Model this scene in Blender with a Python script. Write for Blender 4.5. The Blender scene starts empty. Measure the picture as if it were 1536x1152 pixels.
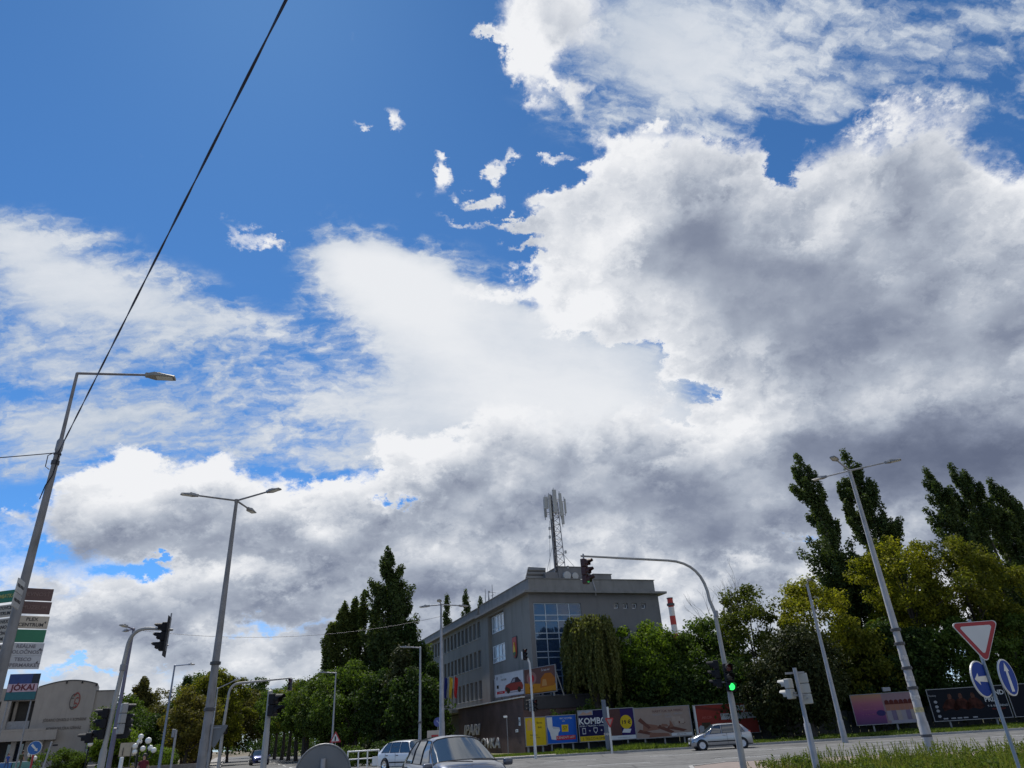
import bpy, bmesh, math, random
import numpy as np
from mathutils import Vector, Matrix
R = math.radians
scene = bpy.context.scene
C = bpy.data.collections.new('Street'); scene.collection.children.link(C)

# ---------------------------------------------------------------- camera
cam = bpy.data.objects.new('Camera', bpy.data.cameras.new('Camera'))
scene.collection.objects.link(cam); scene.camera = cam
PITCH, ROLL = R(26.8), R(3.5)
_r = Vector((math.cos(ROLL), math.sin(ROLL)*math.sin(PITCH), -math.sin(ROLL)*math.cos(PITCH)))
_u = Vector((math.sin(ROLL), -math.cos(ROLL)*math.sin(PITCH), math.cos(ROLL)*math.cos(PITCH)))
_f = Vector((0, math.cos(PITCH), math.sin(PITCH)))
m = Matrix((_r, _u, -_f)).transposed().to_4x4(); m.translation = (0, 0, 1.6)
cam.matrix_world = m
cam.data.sensor_width = 36; cam.data.lens = 36*1035/1536
cam.data.clip_start = 0.1; cam.data.clip_end = 6000

# ---------------------------------------------------------------- light
SUN_AZ, SUN_EL = R(-27), R(57)          # azimuth from +Y, clockwise
sun = bpy.data.objects.new('sun', bpy.data.lights.new('sun', 'SUN'))
scene.collection.objects.link(sun)
sun.data.energy = 4.2; sun.data.angle = R(0.53); sun.data.color = (1, .955, .88)
sdir = Vector((math.sin(SUN_AZ)*math.cos(SUN_EL), math.cos(SUN_AZ)*math.cos(SUN_EL), math.sin(SUN_EL)))
sun.rotation_euler = (-sdir).to_track_quat('-Z', 'Y').to_euler()
scene.view_settings.view_transform = 'Standard'; scene.view_settings.look = 'None'
scene.view_settings.exposure = 0; scene.view_settings.gamma = 1
scene.view_settings.use_curve_mapping = False

# ---------------------------------------------------------------- sky: Nishita blue with cumulus and thin high cloud
# cloud masses as (u, v, radius, radius, angle, weight) on a stereographic chart of the sky
CUMULUS = [(0.2771,0.0835,0.0638,0.0396,-0.075,0.7), (0.1222,0.1659,0.0592,0.0796,-0.501,1.2), (0.1775,0.2409,0.0861,0.0659,0.624,1.2), (0.2386,0.2737,0.0684,0.0557,-0.093,1.2), (0.3048,0.2204,0.0983,0.0771,-0.096,1.1), (0.3453,0.2568,0.0422,0.0348,0.351,1.1), (0.4214,0.1994,0.0589,0.0625,-0.109,1.1), (0.467,0.2208,0.0571,0.057,-0.12,1.0), (0.5531,0.2526,0.0648,0.0695,-0.142,1.3), (0.5418,0.1855,0.0772,0.0782,-0.123,0.8), (0.6197,0.1627,0.0924,0.0729,-0.512,1.1), (0.6821,0.1252,0.0814,0.0799,-0.124,1.1), (0.3633,0.114,0.2642,0.11,-0.232,1.0), (0.5656,0.0508,0.2273,0.1329,-0.087,1.2), (0.1052,0.1148,0.0714,0.043,0.195,1.1), (0.1606,0.0823,0.0759,0.0305,-0.244,0.9), (0.5038,-0.0797,0.2299,0.1083,-0.048,1.1), (0.6247,-0.1631,0.184,0.1118,-0.017,1.2), (0.2779,0.0124,0.0639,0.0331,-0.246,1.0), (0.3357,-0.0713,0.0751,0.0422,-0.237,1.1), (0.3831,-0.0178,0.095,0.0558,-0.062,0.9), (-0.0734,-0.1293,0.1104,0.0713,-0.238,1.2), (0.072,-0.1143,0.1438,0.0812,-0.057,1.1), (0.2194,-0.1691,0.184,0.0845,-0.132,1.2), (-0.1488,-0.1099,0.0522,0.0399,-0.069,1.0), (0.3051,-0.2276,0.1151,0.0547,-0.027,1.0), (-0.5949,-0.1469,0.163,0.0449,-0.119,1.0), (-0.4379,-0.1509,0.1255,0.0432,-0.1,1.1), (-0.4065,-0.09,0.0492,0.0333,0.294,1.0), (-0.5128,-0.0716,0.0387,0.0248,-0.283,0.85), (-0.5716,-0.0971,0.0386,0.0259,-0.3,0.8), (-0.3095,-0.1953,0.1791,0.0566,-0.093,1.1), (-0.2451,-0.1686,0.0828,0.0372,-0.082,0.8), (-0.1346,-0.2053,0.1512,0.0558,-0.074,1.1), (-0.6235,-0.2405,0.18,0.0498,-0.152,1.1), (-0.355,-0.2672,0.2176,0.0529,-0.11,1.1), (-0.0619,-0.266,0.2368,0.064,-0.067,1.1), (0.157,-0.2501,0.1862,0.0551,-0.04,1.0), (0.2892,-0.2992,0.1765,0.0534,-0.018,1.1), (0.4641,-0.2482,0.1606,0.0616,-0.006,1.0), (-0.5563,-0.317,0.2429,0.037,-0.158,1.0), (-0.2682,-0.3467,0.2237,0.0388,-0.105,1.0), (0.0079,-0.3601,0.2803,0.0438,-0.055,1.0), (0.0592,0.4924,0.0543,0.0499,-0.223,1.25), (0.0431,0.4485,0.0336,0.0277,-0.711,1.1), (0.1136,0.4964,0.072,0.0479,-0.081,1.1), (-0.0036,0.4653,0.027,0.0075,-0.372,0.75), (-0.6607,-0.354,0.3448,0.0311,-0.194,0.9), (-0.0886,-0.4228,0.3679,0.0336,-0.073,0.9), (0.4491,-0.3679,0.3184,0.0672,0.021,0.9), (-0.4364,-0.4405,0.4868,0.0237,-0.154,0.7), (0.2713,-0.4525,0.345,0.0328,0.003,0.8), (-0.1732,0.4891,0.0277,0.0194,-0.703,0.81), (-0.1325,0.3831,0.037,0.023,-0.91,0.89), (-0.187,0.3769,0.0163,0.0087,-0.024,0.75), (0.0533,0.3843,0.0197,0.0224,0.599,0.81), (0.1156,0.4089,0.0277,0.0149,0.332,0.83), (0.1061,0.3822,0.0232,0.0163,-0.4,0.81), (0.0832,0.3117,0.037,0.01,0.35,0.79), (0.0357,0.3221,0.0122,0.0198,-0.396,0.77), (-0.0673,0.2918,0.0186,0.0202,-0.389,0.77), (0.1553,0.339,0.0457,0.0183,-0.412,0.79), (0.0136,0.3,0.0123,0.0181,-0.061,0.73), (-0.0152,0.2653,0.0323,0.0101,-0.057,0.71), (-0.359,0.2235,0.0398,0.0157,-0.683,0.75), (-0.3195,0.2071,0.0223,0.0082,0.149,0.67), (-0.2973,0.1963,0.0238,0.0093,-0.399,0.67), (0.0837,0.248,0.0341,0.0138,-0.07,0.67), (0.2126,0.354,0.0118,0.0078,-0.096,0.79), (0.0139,0.1957,0.0431,0.0085,-0.062,0.66), (0.0314,0.1672,0.0479,0.0095,0.023,0.66), (-0.0135,0.1414,0.0538,0.0095,-0.146,0.64), (-0.459,0.33,0.0128,0.0051,0.013,0.61), (0.0439,0.2182,0.0429,0.0084,-0.065,0.62), (-0.0539,0.32,0.0131,0.009,-0.05,0.66), (-0.2134,0.3911,0.0139,0.008,-0.362,0.6), (0.078,0.4126,0.0129,0.0102,-0.072,0.66), (-0.0156,0.4643,0.0146,0.0066,-0.052,0.6), (0.1239,0.2997,0.0372,0.0109,0.091,0.6), (0.0159,0.2292,0.0381,0.0065,-0.062,0.6), (-0.0503,0.2377,0.0285,0.0065,-0.054,0.55), (0.059,0.1465,0.0384,0.0095,-0.065,0.6), (-0.2892,0.1645,0.0358,0.0112,-0.221,0.62), (-0.0662,0.1445,0.0478,0.0114,-0.23,0.6), (-0.315,-0.1022,0.0538,0.0187,-0.08,-0.6), (-0.4632,-0.044,0.0494,0.0146,-0.079,-0.4), (-0.6437,-0.0681,0.0424,0.0138,-0.099,-0.5), (-0.4317,0.0043,0.059,0.0129,-0.219,-0.3), (-0.2577,-0.0451,0.0553,0.0132,-0.159,-0.3), (-0.087,-0.3888,0.1112,0.0086,-0.073,-0.5), (-0.4145,-0.3208,0.1005,0.0085,-0.129,-0.6), (-0.5777,-0.3377,0.0893,0.0073,-0.168,-0.6), (-0.2134,-0.3171,0.0549,0.0088,-0.092,-0.5), (0.1053,-0.3116,0.0653,0.009,-0.042,-0.4), (-0.4394,-0.2661,0.0332,0.0087,-0.124,-0.4), (0.191,0.0343,0.0377,0.0162,-0.243,-1.3), (0.2711,-0.0251,0.0385,0.0208,-0.421,-1.3), (0.3132,-0.0041,0.0183,0.0093,0.661,-0.7), (-0.1777,-0.1599,0.0226,0.0131,-0.075,-1.3), (-0.5078,-0.214,0.0469,0.0123,0.03,-1.2), (0.3655,-0.2363,0.0411,0.0135,-0.019,-1.6), (-0.6241,-0.169,0.0325,0.0119,-0.13,-0.8), (0.2451,-0.0712,0.0221,0.0237,-0.054,-0.9), (-0.3294,-0.3096,0.0614,0.0087,-0.112,-0.5), (-0.6232,-0.1005,0.0361,0.0173,-0.108,-0.6), (0.6582,0.0081,0.018,0.0121,-0.079,-0.6), (-0.2355,-0.1601,0.037,0.013,-0.081,-0.5), (0.3757,0.2711,0.0206,0.0229,-0.115,-0.5), (0.0854,0.1046,0.0287,0.0077,0.109,-0.5), (0.3823,0.2527,0.0199,0.0345,0.257,-1.0)]
GREY_BASES = [(0.3379,0.1393,0.1245,0.0551,-0.178,0.8), (0.2308,0.181,0.0728,0.047,0.273,0.55), (0.3042,0.1976,0.0537,0.0274,-0.093,0.25), (0.4485,0.1109,0.0995,0.0544,-0.093,0.5), (0.5458,0.2109,0.0423,0.0517,-0.13,0.45), (0.5907,0.1793,0.0445,0.0429,-0.128,0.3), (0.5648,0.0331,0.1667,0.0621,-0.082,0.6), (0.3866,0.0471,0.1304,0.0461,-0.261,0.45), (0.228,0.1156,0.0834,0.0377,-0.076,0.3), (0.6605,0.0681,0.0624,0.0514,-0.101,0.35), (0.5552,-0.1194,0.1591,0.0549,-0.035,1.25), (0.4714,-0.1775,0.1209,0.0403,-0.023,0.5), (0.6132,-0.2057,0.1068,0.0513,-0.003,0.7), (0.3924,-0.1296,0.0853,0.046,-0.039,0.45), (0.4752,-0.0236,0.0813,0.0273,-0.062,0.3), (-0.0747,-0.153,0.0862,0.0378,-0.152,0.65), (0.0618,-0.1232,0.0862,0.0335,-0.231,0.4), (0.1636,-0.1666,0.1032,0.0423,-0.047,0.5), (0.2636,-0.1895,0.0996,0.0463,-0.037,0.7), (0.2945,-0.2455,0.0976,0.029,-0.025,0.65), (-0.0207,-0.2131,0.086,0.0205,-0.062,0.35), (-0.6241,-0.169,0.0721,0.0187,-0.13,0.55), (-0.5271,-0.1785,0.0862,0.0227,-0.118,0.6), (-0.4139,-0.2029,0.0847,0.0232,-0.108,0.55), (-0.2923,-0.2198,0.063,0.0218,-0.094,0.5), (-0.3291,-0.2833,0.1584,0.0211,-0.108,0.7), (-0.5942,-0.274,0.1623,0.0199,-0.155,0.65), (-0.4539,-0.1267,0.058,0.0144,-0.097,0.3), (-0.1556,-0.2545,0.0749,0.031,-0.079,0.55), (-0.2095,-0.2041,0.0464,0.0259,-0.082,0.3), (-0.0629,-0.2842,0.1134,0.0236,-0.067,0.4), (0.0614,-0.2687,0.1039,0.0201,-0.051,0.3), (-0.4387,-0.3554,0.1807,0.0133,-0.14,0.4), (-0.132,-0.3593,0.1204,0.0226,-0.08,0.4), (0.3304,-0.3217,0.0862,0.0245,-0.008,0.35), (0.0993,0.4774,0.0453,0.0244,-0.388,0.4), (0.1662,0.4513,0.0722,0.041,-0.092,0.15)]
SUNLIT_EDGES = [(0.138,0.1976,0.0524,0.1018,-0.586,0.5), (0.2348,0.2991,0.092,0.0246,-0.263,0.4), (0.1337,0.1129,0.0761,0.0381,-0.069,0.4), (0.4342,0.2246,0.05,0.0353,-0.115,0.15), (0.3351,-0.0806,0.0796,0.0374,-0.051,0.3), (0.4999,-0.0161,0.0479,0.0272,-0.065,0.2), (0.4082,0.1738,0.034,0.0226,-0.102,0.3), (-0.4019,-0.0811,0.0512,0.0231,0.296,0.35), (-0.351,-0.1132,0.1058,0.0277,-0.085,0.2), (-0.5164,-0.0623,0.0633,0.0197,-0.087,0.35), (-0.2624,-0.1439,0.1374,0.0205,-0.081,0.3), (-0.5942,-0.1079,0.089,0.0191,-0.107,0.3), (-0.4059,-0.235,0.1274,0.0195,-0.113,0.35), (-0.624,-0.1986,0.0865,0.0168,-0.139,0.3), (-0.2451,-0.1686,0.092,0.0204,-0.082,0.3), (0.3353,-0.2778,0.0866,0.0196,-0.015,0.25), (-0.1293,-0.1017,0.0569,0.024,0.46,0.35), (0.2033,-0.2519,0.1378,0.0229,-0.035,0.2), (-0.1758,-0.2937,0.0927,0.0179,-0.084,0.2), (0.0488,0.4688,0.0639,0.0654,-0.066,0.4), (0.2544,-0.2896,0.0897,0.0224,-0.024,0.3)]
HIGH_CLOUD = [(-0.1607,0.1542,0.0936,0.0475,-0.313,1.3), (-0.0795,0.0878,0.1722,0.0731,-0.583,1.15), (0.0601,0.0021,0.212,0.0917,-0.498,1.15), (0.1903,-0.0538,0.1501,0.0813,-0.413,1.2), (-0.2163,0.1615,0.0555,0.0469,-0.044,0.8), (-0.0296,-0.0408,0.1931,0.053,-0.41,1.2), (-0.2504,0.1955,0.0362,0.0168,-0.216,0.5), (-0.6217,0.1647,0.0917,0.0823,-0.23,0.95), (-0.629,0.2284,0.0413,0.03,-0.208,0.55), (-0.5182,0.1537,0.1085,0.0492,-0.328,0.75), (-0.3999,0.0995,0.1447,0.0388,-0.33,0.62), (-0.5936,0.068,0.1106,0.0396,-0.051,0.62), (-0.2825,0.004,0.1825,0.0378,-0.244,0.62), (-0.1651,-0.061,0.1234,0.0382,-0.243,0.75), (-0.5452,-0.0061,0.1551,0.0356,-0.173,0.75), (-0.3309,-0.0588,0.143,0.028,-0.166,0.45), (-0.6212,-0.0354,0.0867,0.0348,-0.086,0.8), (-0.2418,-0.0937,0.0925,0.0236,-0.074,0.5), (-0.4311,0.0134,0.1013,0.0275,-0.255,0.45), (0.2726,0.4765,0.1768,0.0975,-0.274,0.8), (0.2811,0.3896,0.1042,0.0858,-0.433,0.62), (0.1665,0.4595,0.109,0.0767,-0.404,0.55), (0.4478,0.4324,0.1071,0.0624,0.109,0.42), (0.4381,0.3404,0.077,0.0266,0.39,0.62), (0.5784,0.3866,0.1213,0.0522,0.319,0.36), (0.6397,0.2683,0.0602,0.0509,0.258,0.3), (0.5211,0.3323,0.0799,0.0304,0.336,0.22), (0.6331,0.4067,0.0935,0.0318,-0.009,0.26), (0.3329,0.311,0.0546,0.0376,-1.082,0.35), (0.641,0.3281,0.0714,0.0336,0.346,0.34), (0.5146,0.2665,0.0451,0.022,0.254,0.2), (0.1258,0.3441,0.112,0.0437,-0.407,0.22), (-0.0381,0.1333,0.1054,0.0191,-0.406,0.5), (0.0929,0.0676,0.0769,0.0288,-0.413,0.7), (0.2334,0.0392,0.0834,0.0333,-0.067,0.5), (0.3653,-0.2381,0.1371,0.027,-0.019,0.25), (-0.4356,-0.0783,0.2098,0.0366,-0.085,0.45), (0.397,0.2887,0.0987,0.0321,0.153,-1.0), (0.4827,0.309,0.0527,0.023,0.444,-0.35), (0.6192,0.2428,0.0498,0.0289,-0.839,-0.3), (0.3758,0.2973,0.0343,0.0348,-0.119,-0.5)]

world = bpy.data.worlds.new('World'); scene.world = world; world.use_nodes = True
def build_sky():
    nt = world.node_tree; nt.nodes.clear(); N = nt.nodes; L = nt.links
    def setin(node, i, v):
        if v is None: return
        if hasattr(v, 'is_output'): L.new(v, node.inputs[i])
        else: node.inputs[i].default_value = v
    def M(op, a, b=None, c=None, clamp=False):
        n = N.new('ShaderNodeMath'); n.operation = op; n.use_clamp = clamp
        for i, v in enumerate((a, b, c)): setin(n, i, v)
        return n.outputs[0]
    def V(op, a, b=None, c=None, out=0):
        n = N.new('ShaderNodeVectorMath'); n.operation = op
        for i, v in enumerate((a, b, c)): setin(n, i, v)
        return n.outputs['Value' if op in ('DOT_PRODUCT', 'LENGTH') else 0]
    def scale(a, s):
        n = N.new('ShaderNodeVectorMath'); n.operation = 'SCALE'; setin(n, 0, a); setin(n, 'Scale', s); return n.outputs[0]
    def smooth(v, lo, hi, a=0., b=1.):
        n = N.new('ShaderNodeMapRange'); n.interpolation_type = 'SMOOTHSTEP'
        setin(n, 0, v); setin(n, 1, lo); setin(n, 2, hi); setin(n, 3, a); setin(n, 4, b); return n.outputs[0]
    def noise(vec, sc, det, rough=.55, col=False, dist=0., lac=2.):
        n = N.new('ShaderNodeTexNoise'); n.noise_dimensions = '3D'
        setin(n, 'Vector', vec); n.inputs['Scale'].default_value = sc; n.inputs['Detail'].default_value = det
        n.inputs['Roughness'].default_value = rough; n.inputs['Distortion'].default_value = dist; n.inputs['Lacunarity'].default_value = lac
        return n.outputs['Color' if col else 0]
    def comb(x, y, z=0.):
        n = N.new('ShaderNodeCombineXYZ'); setin(n, 0, x); setin(n, 1, y); setin(n, 2, z); return n.outputs[0]
    def mixc(f, a, b):
        n = N.new('ShaderNodeMix'); n.data_type = 'RGBA'; setin(n, 0, f); setin(n, 6, a); setin(n, 7, b); return n.outputs[2]
    tc = N.new('ShaderNodeTexCoord'); d = tc.outputs['Generated']
    sp = N.new('ShaderNodeSeparateXYZ'); L.new(d, sp.inputs[0])
    up = M('MAXIMUM', sp.outputs[2], 0.)
    k = M('DIVIDE', 2., M('ADD', 1.0001, V('DOT_PRODUCT', d, (0, math.cos(PITCH), math.sin(PITCH)))))
    uv = scale(comb(sp.outputs[0], V('DOT_PRODUCT', d, (0, -math.sin(PITCH), math.cos(PITCH)))), k)
    P = scale(d, M('DIVIDE', 1., M('ADD', up, .72)))
    half = (.5, .5, .5)
    # warps
    wA = V('SUBTRACT', noise(P, 9., 8, .68, True), half)
    uvc = V('MULTIPLY_ADD', wA, (.17, .15, 0), uv)
    def blobs(coord, items):
        q = N.new('ShaderNodeSeparateXYZ'); L.new(coord, q.inputs[0])
        u_, v_ = M('ADD', q.outputs[0], 0.), M('ADD', q.outputs[1], 0.)
        q2 = V('ADD', comb(M('MULTIPLY', u_, u_), M('MULTIPLY', u_, v_), M('MULTIPLY', v_, v_)), (0, 0, 0))
        q1 = V('ADD', comb(u_, v_, 1.), (0, 0, 0))
        acc = 0.
        for (x, y, rx, ry, a, w) in items:
            ca, sa = math.cos(a), math.sin(a); X, Y = 1/rx**2, 1/ry**2
            A = ca*ca*X + sa*sa*Y; B = 2*ca*sa*(X-Y); D = sa*sa*X + ca*ca*Y
            r2 = M('ADD', V('DOT_PRODUCT', q2, (A, B, D)),
                   V('DOT_PRODUCT', q1, (-2*A*x-B*y, -2*D*y-B*x, A*x*x+B*x*y+D*y*y)))
            acc = M('MULTIPLY_ADD', M('POWER', .3679, r2), w, acc)
        return acc
    mc = blobs(uvc, CUMULUS)
    dk = M('MINIMUM', M('MULTIPLY', blobs(uvc, GREY_BASES), .72), 1.08)
    br = blobs(uvc, SUNLIT_EDGES)
    # high cloud lives on its own, stretched warp
    Ps = V('MULTIPLY', P, (1., 1.7, 1.))
    wB = V('SUBTRACT', noise(Ps, 3.2, 6, .6, True), half)
    uvv = V('MULTIPLY_ADD', wB, (.16, .10, 0), uv)
    mv = blobs(uvv, HIGH_CLOUD)
    # outside the charted part of the sky the same weather carries on
    side = smooth(V('LENGTH', uv), .95, 1.35)
    big = noise(P, 1.15, 4, .5)
    mc = M('MULTIPLY_ADD', side, M('MULTIPLY_ADD', smooth(big, .40, .62), 1.5, -.15), mc)
    dk = M('MULTIPLY_ADD', side, M('MULTIPLY', smooth(big, .5, .72), .65), dk)
    mv = M('MULTIPLY_ADD', side, M('MULTIPLY', smooth(big, .3, .6), .5), mv)
    # lumpy cauliflower field, and the same a step nearer the sun, for the relief
    def lumps(vec, det):
        vo = N.new('ShaderNodeTexVoronoi'); vo.voronoi_dimensions = '2D'; vo.feature = 'F1'
        setin(vo, 'Vector', V('MULTIPLY_ADD', wA, (.22, .22, 0), vec)); vo.inputs['Scale'].default_value = 10.; vo.inputs['Detail'].default_value = 3
        vo.inputs['Roughness'].default_value = .5; vo.inputs['Lacunarity'].default_value = 2.3
        return M('MULTIPLY_ADD', vo.outputs['Distance'], -.26, M('MULTIPLY_ADD', noise(vec, 8., det, .54), 1.0, .115))
    n0 = lumps(P, 9)
    sunP = sdir * (1/(sdir.z+.72))
    Pn = scale(V('NORMALIZE', V('SUBTRACT', tuple(sunP), P)), .03)
    n1 = lumps(V('ADD', P, Pn), 4)
    rel = M('SUBTRACT', n0, n1)
    dens = M('MULTIPLY_ADD', M('SUBTRACT', n0, .5), 1.7, mc)
    edge = noise(P, 5., 2, .5)
    ac = smooth(dens, .30, M('MULTIPLY_ADD', smooth(edge, .4, .65), .55, .66))
    # brightness of the cumulus
    thick = smooth(dens, .5, 1.7)
    b = M('MULTIPLY_ADD', thick, -.22, .93)
    b = M('MULTIPLY_ADD', dk, -.66, b)
    b = M('MULTIPLY_ADD', br, .45, b)
    b = M('ADD', b, smooth(up, .05, .42, -.13, 0.))
    b = M('MULTIPLY_ADD', rel, smooth(dk, -.2, .9, 1.15, .2), b)
    nm0 = noise(P, 6.5, 4, .5); nm1 = noise(V('ADD', P, scale(Pn, 2.)), 6.5, 2, .5)
    b = M('MULTIPLY_ADD', M('SUBTRACT', nm0, .5), .45, b)
    b = M('MULTIPLY_ADD', M('SUBTRACT', nm0, nm1), M('MULTIPLY_ADD', M('MINIMUM', dk, 1.), -.6, .9), b)
    ramp = N.new('ShaderNodeValToRGB'); L.new(b, ramp.inputs[0])
    e = ramp.color_ramp.elements
    e[0].position = 0.; e[0].color = (.125, .15, .225, 1)
    e[1].position = 1.; e[1].color = (.88, .89, .915, 1)
    for p_, c_ in ((.25, (.225, .26, .35, 1)), (.5, (.41, .455, .54, 1)), (.75, (.66, .69, .745, 1))):
        q = e.new(p_); q.color = c_
    ccol = ramp.outputs[0]
    # high cloud
    streak = V('MULTIPLY_ADD', wA, (.10, .10, 0), comb(V('DOT_PRODUCT', P, (1.0, .25, 0)), V('DOT_PRODUCT', P, (-.5, 2.6, 0))))
    nv = noise(streak, 7.5, 9, .64)
    nb = noise(V('MULTIPLY', streak, (1.4, 1., 1)), 28., 5, .62)
    brk = smooth(mv, 1.5, .5, 1.1, 5.6)
    dv = M('MULTIPLY_ADD', M('SUBTRACT', M('MULTIPLY_ADD', nb, .42, M('MULTIPLY', nv, .58)), .5), brk, mv)
    dv = M('MULTIPLY', dv, smooth(mv, .02, .4))
    av = smooth(dv, .02, 1.25)
    vcol = mixc(smooth(M('MULTIPLY_ADD', M('SUBTRACT', noise(P, 2.6, 4, .5), .5), 2.4, dv), .35, 2.6), (.47, .545, .66, 1), (.82, .84, .875, 1))
    vcol = mixc(M('MULTIPLY', dk, .9, clamp=True), vcol, (.55, .58, .63, 1))
    sky = N.new('ShaderNodeTexSky'); sky.sky_type = 'NISHITA'; sky.sun_disc = False
    sky.sun_elevation = SUN_EL; sky.sun_rotation = SUN_AZ; sky.altitude = 100
    sky.air_density = .6; sky.dust_density = .06; sky.ozone_density = 6.
    S = .13
    blue = V('MULTIPLY', sky.outputs[0], (S*.62, S*1.03, S*1.20))
    hz = smooth(up, .0, .2, .55, 0.)
    c1 = mixc(hz, blue, (.55, .64, .76, 1))
    c2 = mixc(av, c1, vcol)
    c3 = mixc(ac, c2, ccol)
    # bright air low down softens the farthest clouds
    c4 = mixc(smooth(up, .0, .16, .42, 0.), c3, (.60, .655, .73, 1))
    bg = N.new('ShaderNodeBackground'); L.new(c4, bg.inputs[0]); bg.inputs[1].default_value = 1.0
    out = N.new('ShaderNodeOutputWorld'); L.new(bg.outputs[0], out.inputs[0])
    world.cycles.sampling_method = 'MANUAL'; world.cycles.sample_map_resolution = 512
build_sky()

# ---------------------------------------------------------------- materials
MATS = {}
def mat(name, col, rough=.6, metal=0., var=.12, vscale=3., bump=0., bscale=30., spec=.5, emit=None, coat=0., trans=0., alpha=1., dirt=0.):
    """Principled material; colour varies by noise, optional fine bump."""
    if name in MATS: return MATS[name]
    m = bpy.data.materials.new(name); m.use_nodes = True; nt = m.node_tree; b = nt.nodes['Principled BSDF']
    b.inputs['Roughness'].default_value = rough; b.inputs['Metallic'].default_value = metal
    b.inputs['Specular IOR Level'].default_value = spec; b.inputs['Coat Weight'].default_value = coat
    b.inputs['Transmission Weight'].default_value = trans; b.inputs['Alpha'].default_value = alpha
    c = tuple(col)+(1,)
    tc = nt.nodes.new('ShaderNodeTexCoord')
    if var:
        n = nt.nodes.new('ShaderNodeTexNoise'); n.inputs['Scale'].default_value = vscale; n.inputs['Detail'].default_value = 5
        nt.links.new(tc.outputs['Object'], n.inputs['Vector'])
        mr = nt.nodes.new('ShaderNodeMapRange'); mr.inputs[1].default_value = .3; mr.inputs[2].default_value = .7
        mr.inputs[3].default_value = 1-var; mr.inputs[4].default_value = 1+var
        nt.links.new(n.outputs[0], mr.inputs[0])
        vm = nt.nodes.new('ShaderNodeVectorMath'); vm.operation = 'SCALE'; vm.inputs[0].default_value = col
        nt.links.new(mr.outputs[0], vm.inputs['Scale'])
        last = vm.outputs[0]
        if dirt:
            n2 = nt.nodes.new('ShaderNodeTexNoise'); n2.inputs['Scale'].default_value = vscale*2.7; n2.inputs['Detail'].default_value = 8
            mp = nt.nodes.new('ShaderNodeMapping'); mp.inputs['Scale'].default_value = (1, 1, .25)
            nt.links.new(tc.outputs['Object'], mp.inputs[0]); nt.links.new(mp.outputs[0], n2.inputs['Vector'])
            m2 = nt.nodes.new('ShaderNodeMapRange'); m2.inputs[1].default_value = .5; m2.inputs[2].default_value = .72; m2.inputs[4].default_value = dirt
            nt.links.new(n2.outputs[0], m2.inputs[0])
            mx = nt.nodes.new('ShaderNodeMix'); mx.data_type = 'RGBA'; nt.links.new(m2.outputs[0], mx.inputs[0])
            nt.links.new(last, mx.inputs[6]); mx.inputs[7].default_value = (col[0]*.35, col[1]*.33, col[2]*.3, 1); last = mx.outputs[2]
        nt.links.new(last, b.inputs['Base Color'])
    else: b.inputs['Base Color'].default_value = c
    if bump:
        n = nt.nodes.new('ShaderNodeTexNoise'); n.inputs['Scale'].default_value = bscale; n.inputs['Detail'].default_value = 6
        nt.links.new(tc.outputs['Object'], n.inputs['Vector'])
        bp = nt.nodes.new('ShaderNodeBump'); bp.inputs['Strength'].default_value = bump; bp.inputs['Distance'].default_value = .02
        nt.links.new(n.outputs[0], bp.inputs['Height']); nt.links.new(bp.outputs[0], b.inputs['Normal'])
    if emit:
        b.inputs['Emission Color'].default_value = tuple(emit[:3])+(1,); b.inputs['Emission Strength'].default_value = emit[3]
    MATS[name] = m; return m
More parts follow.
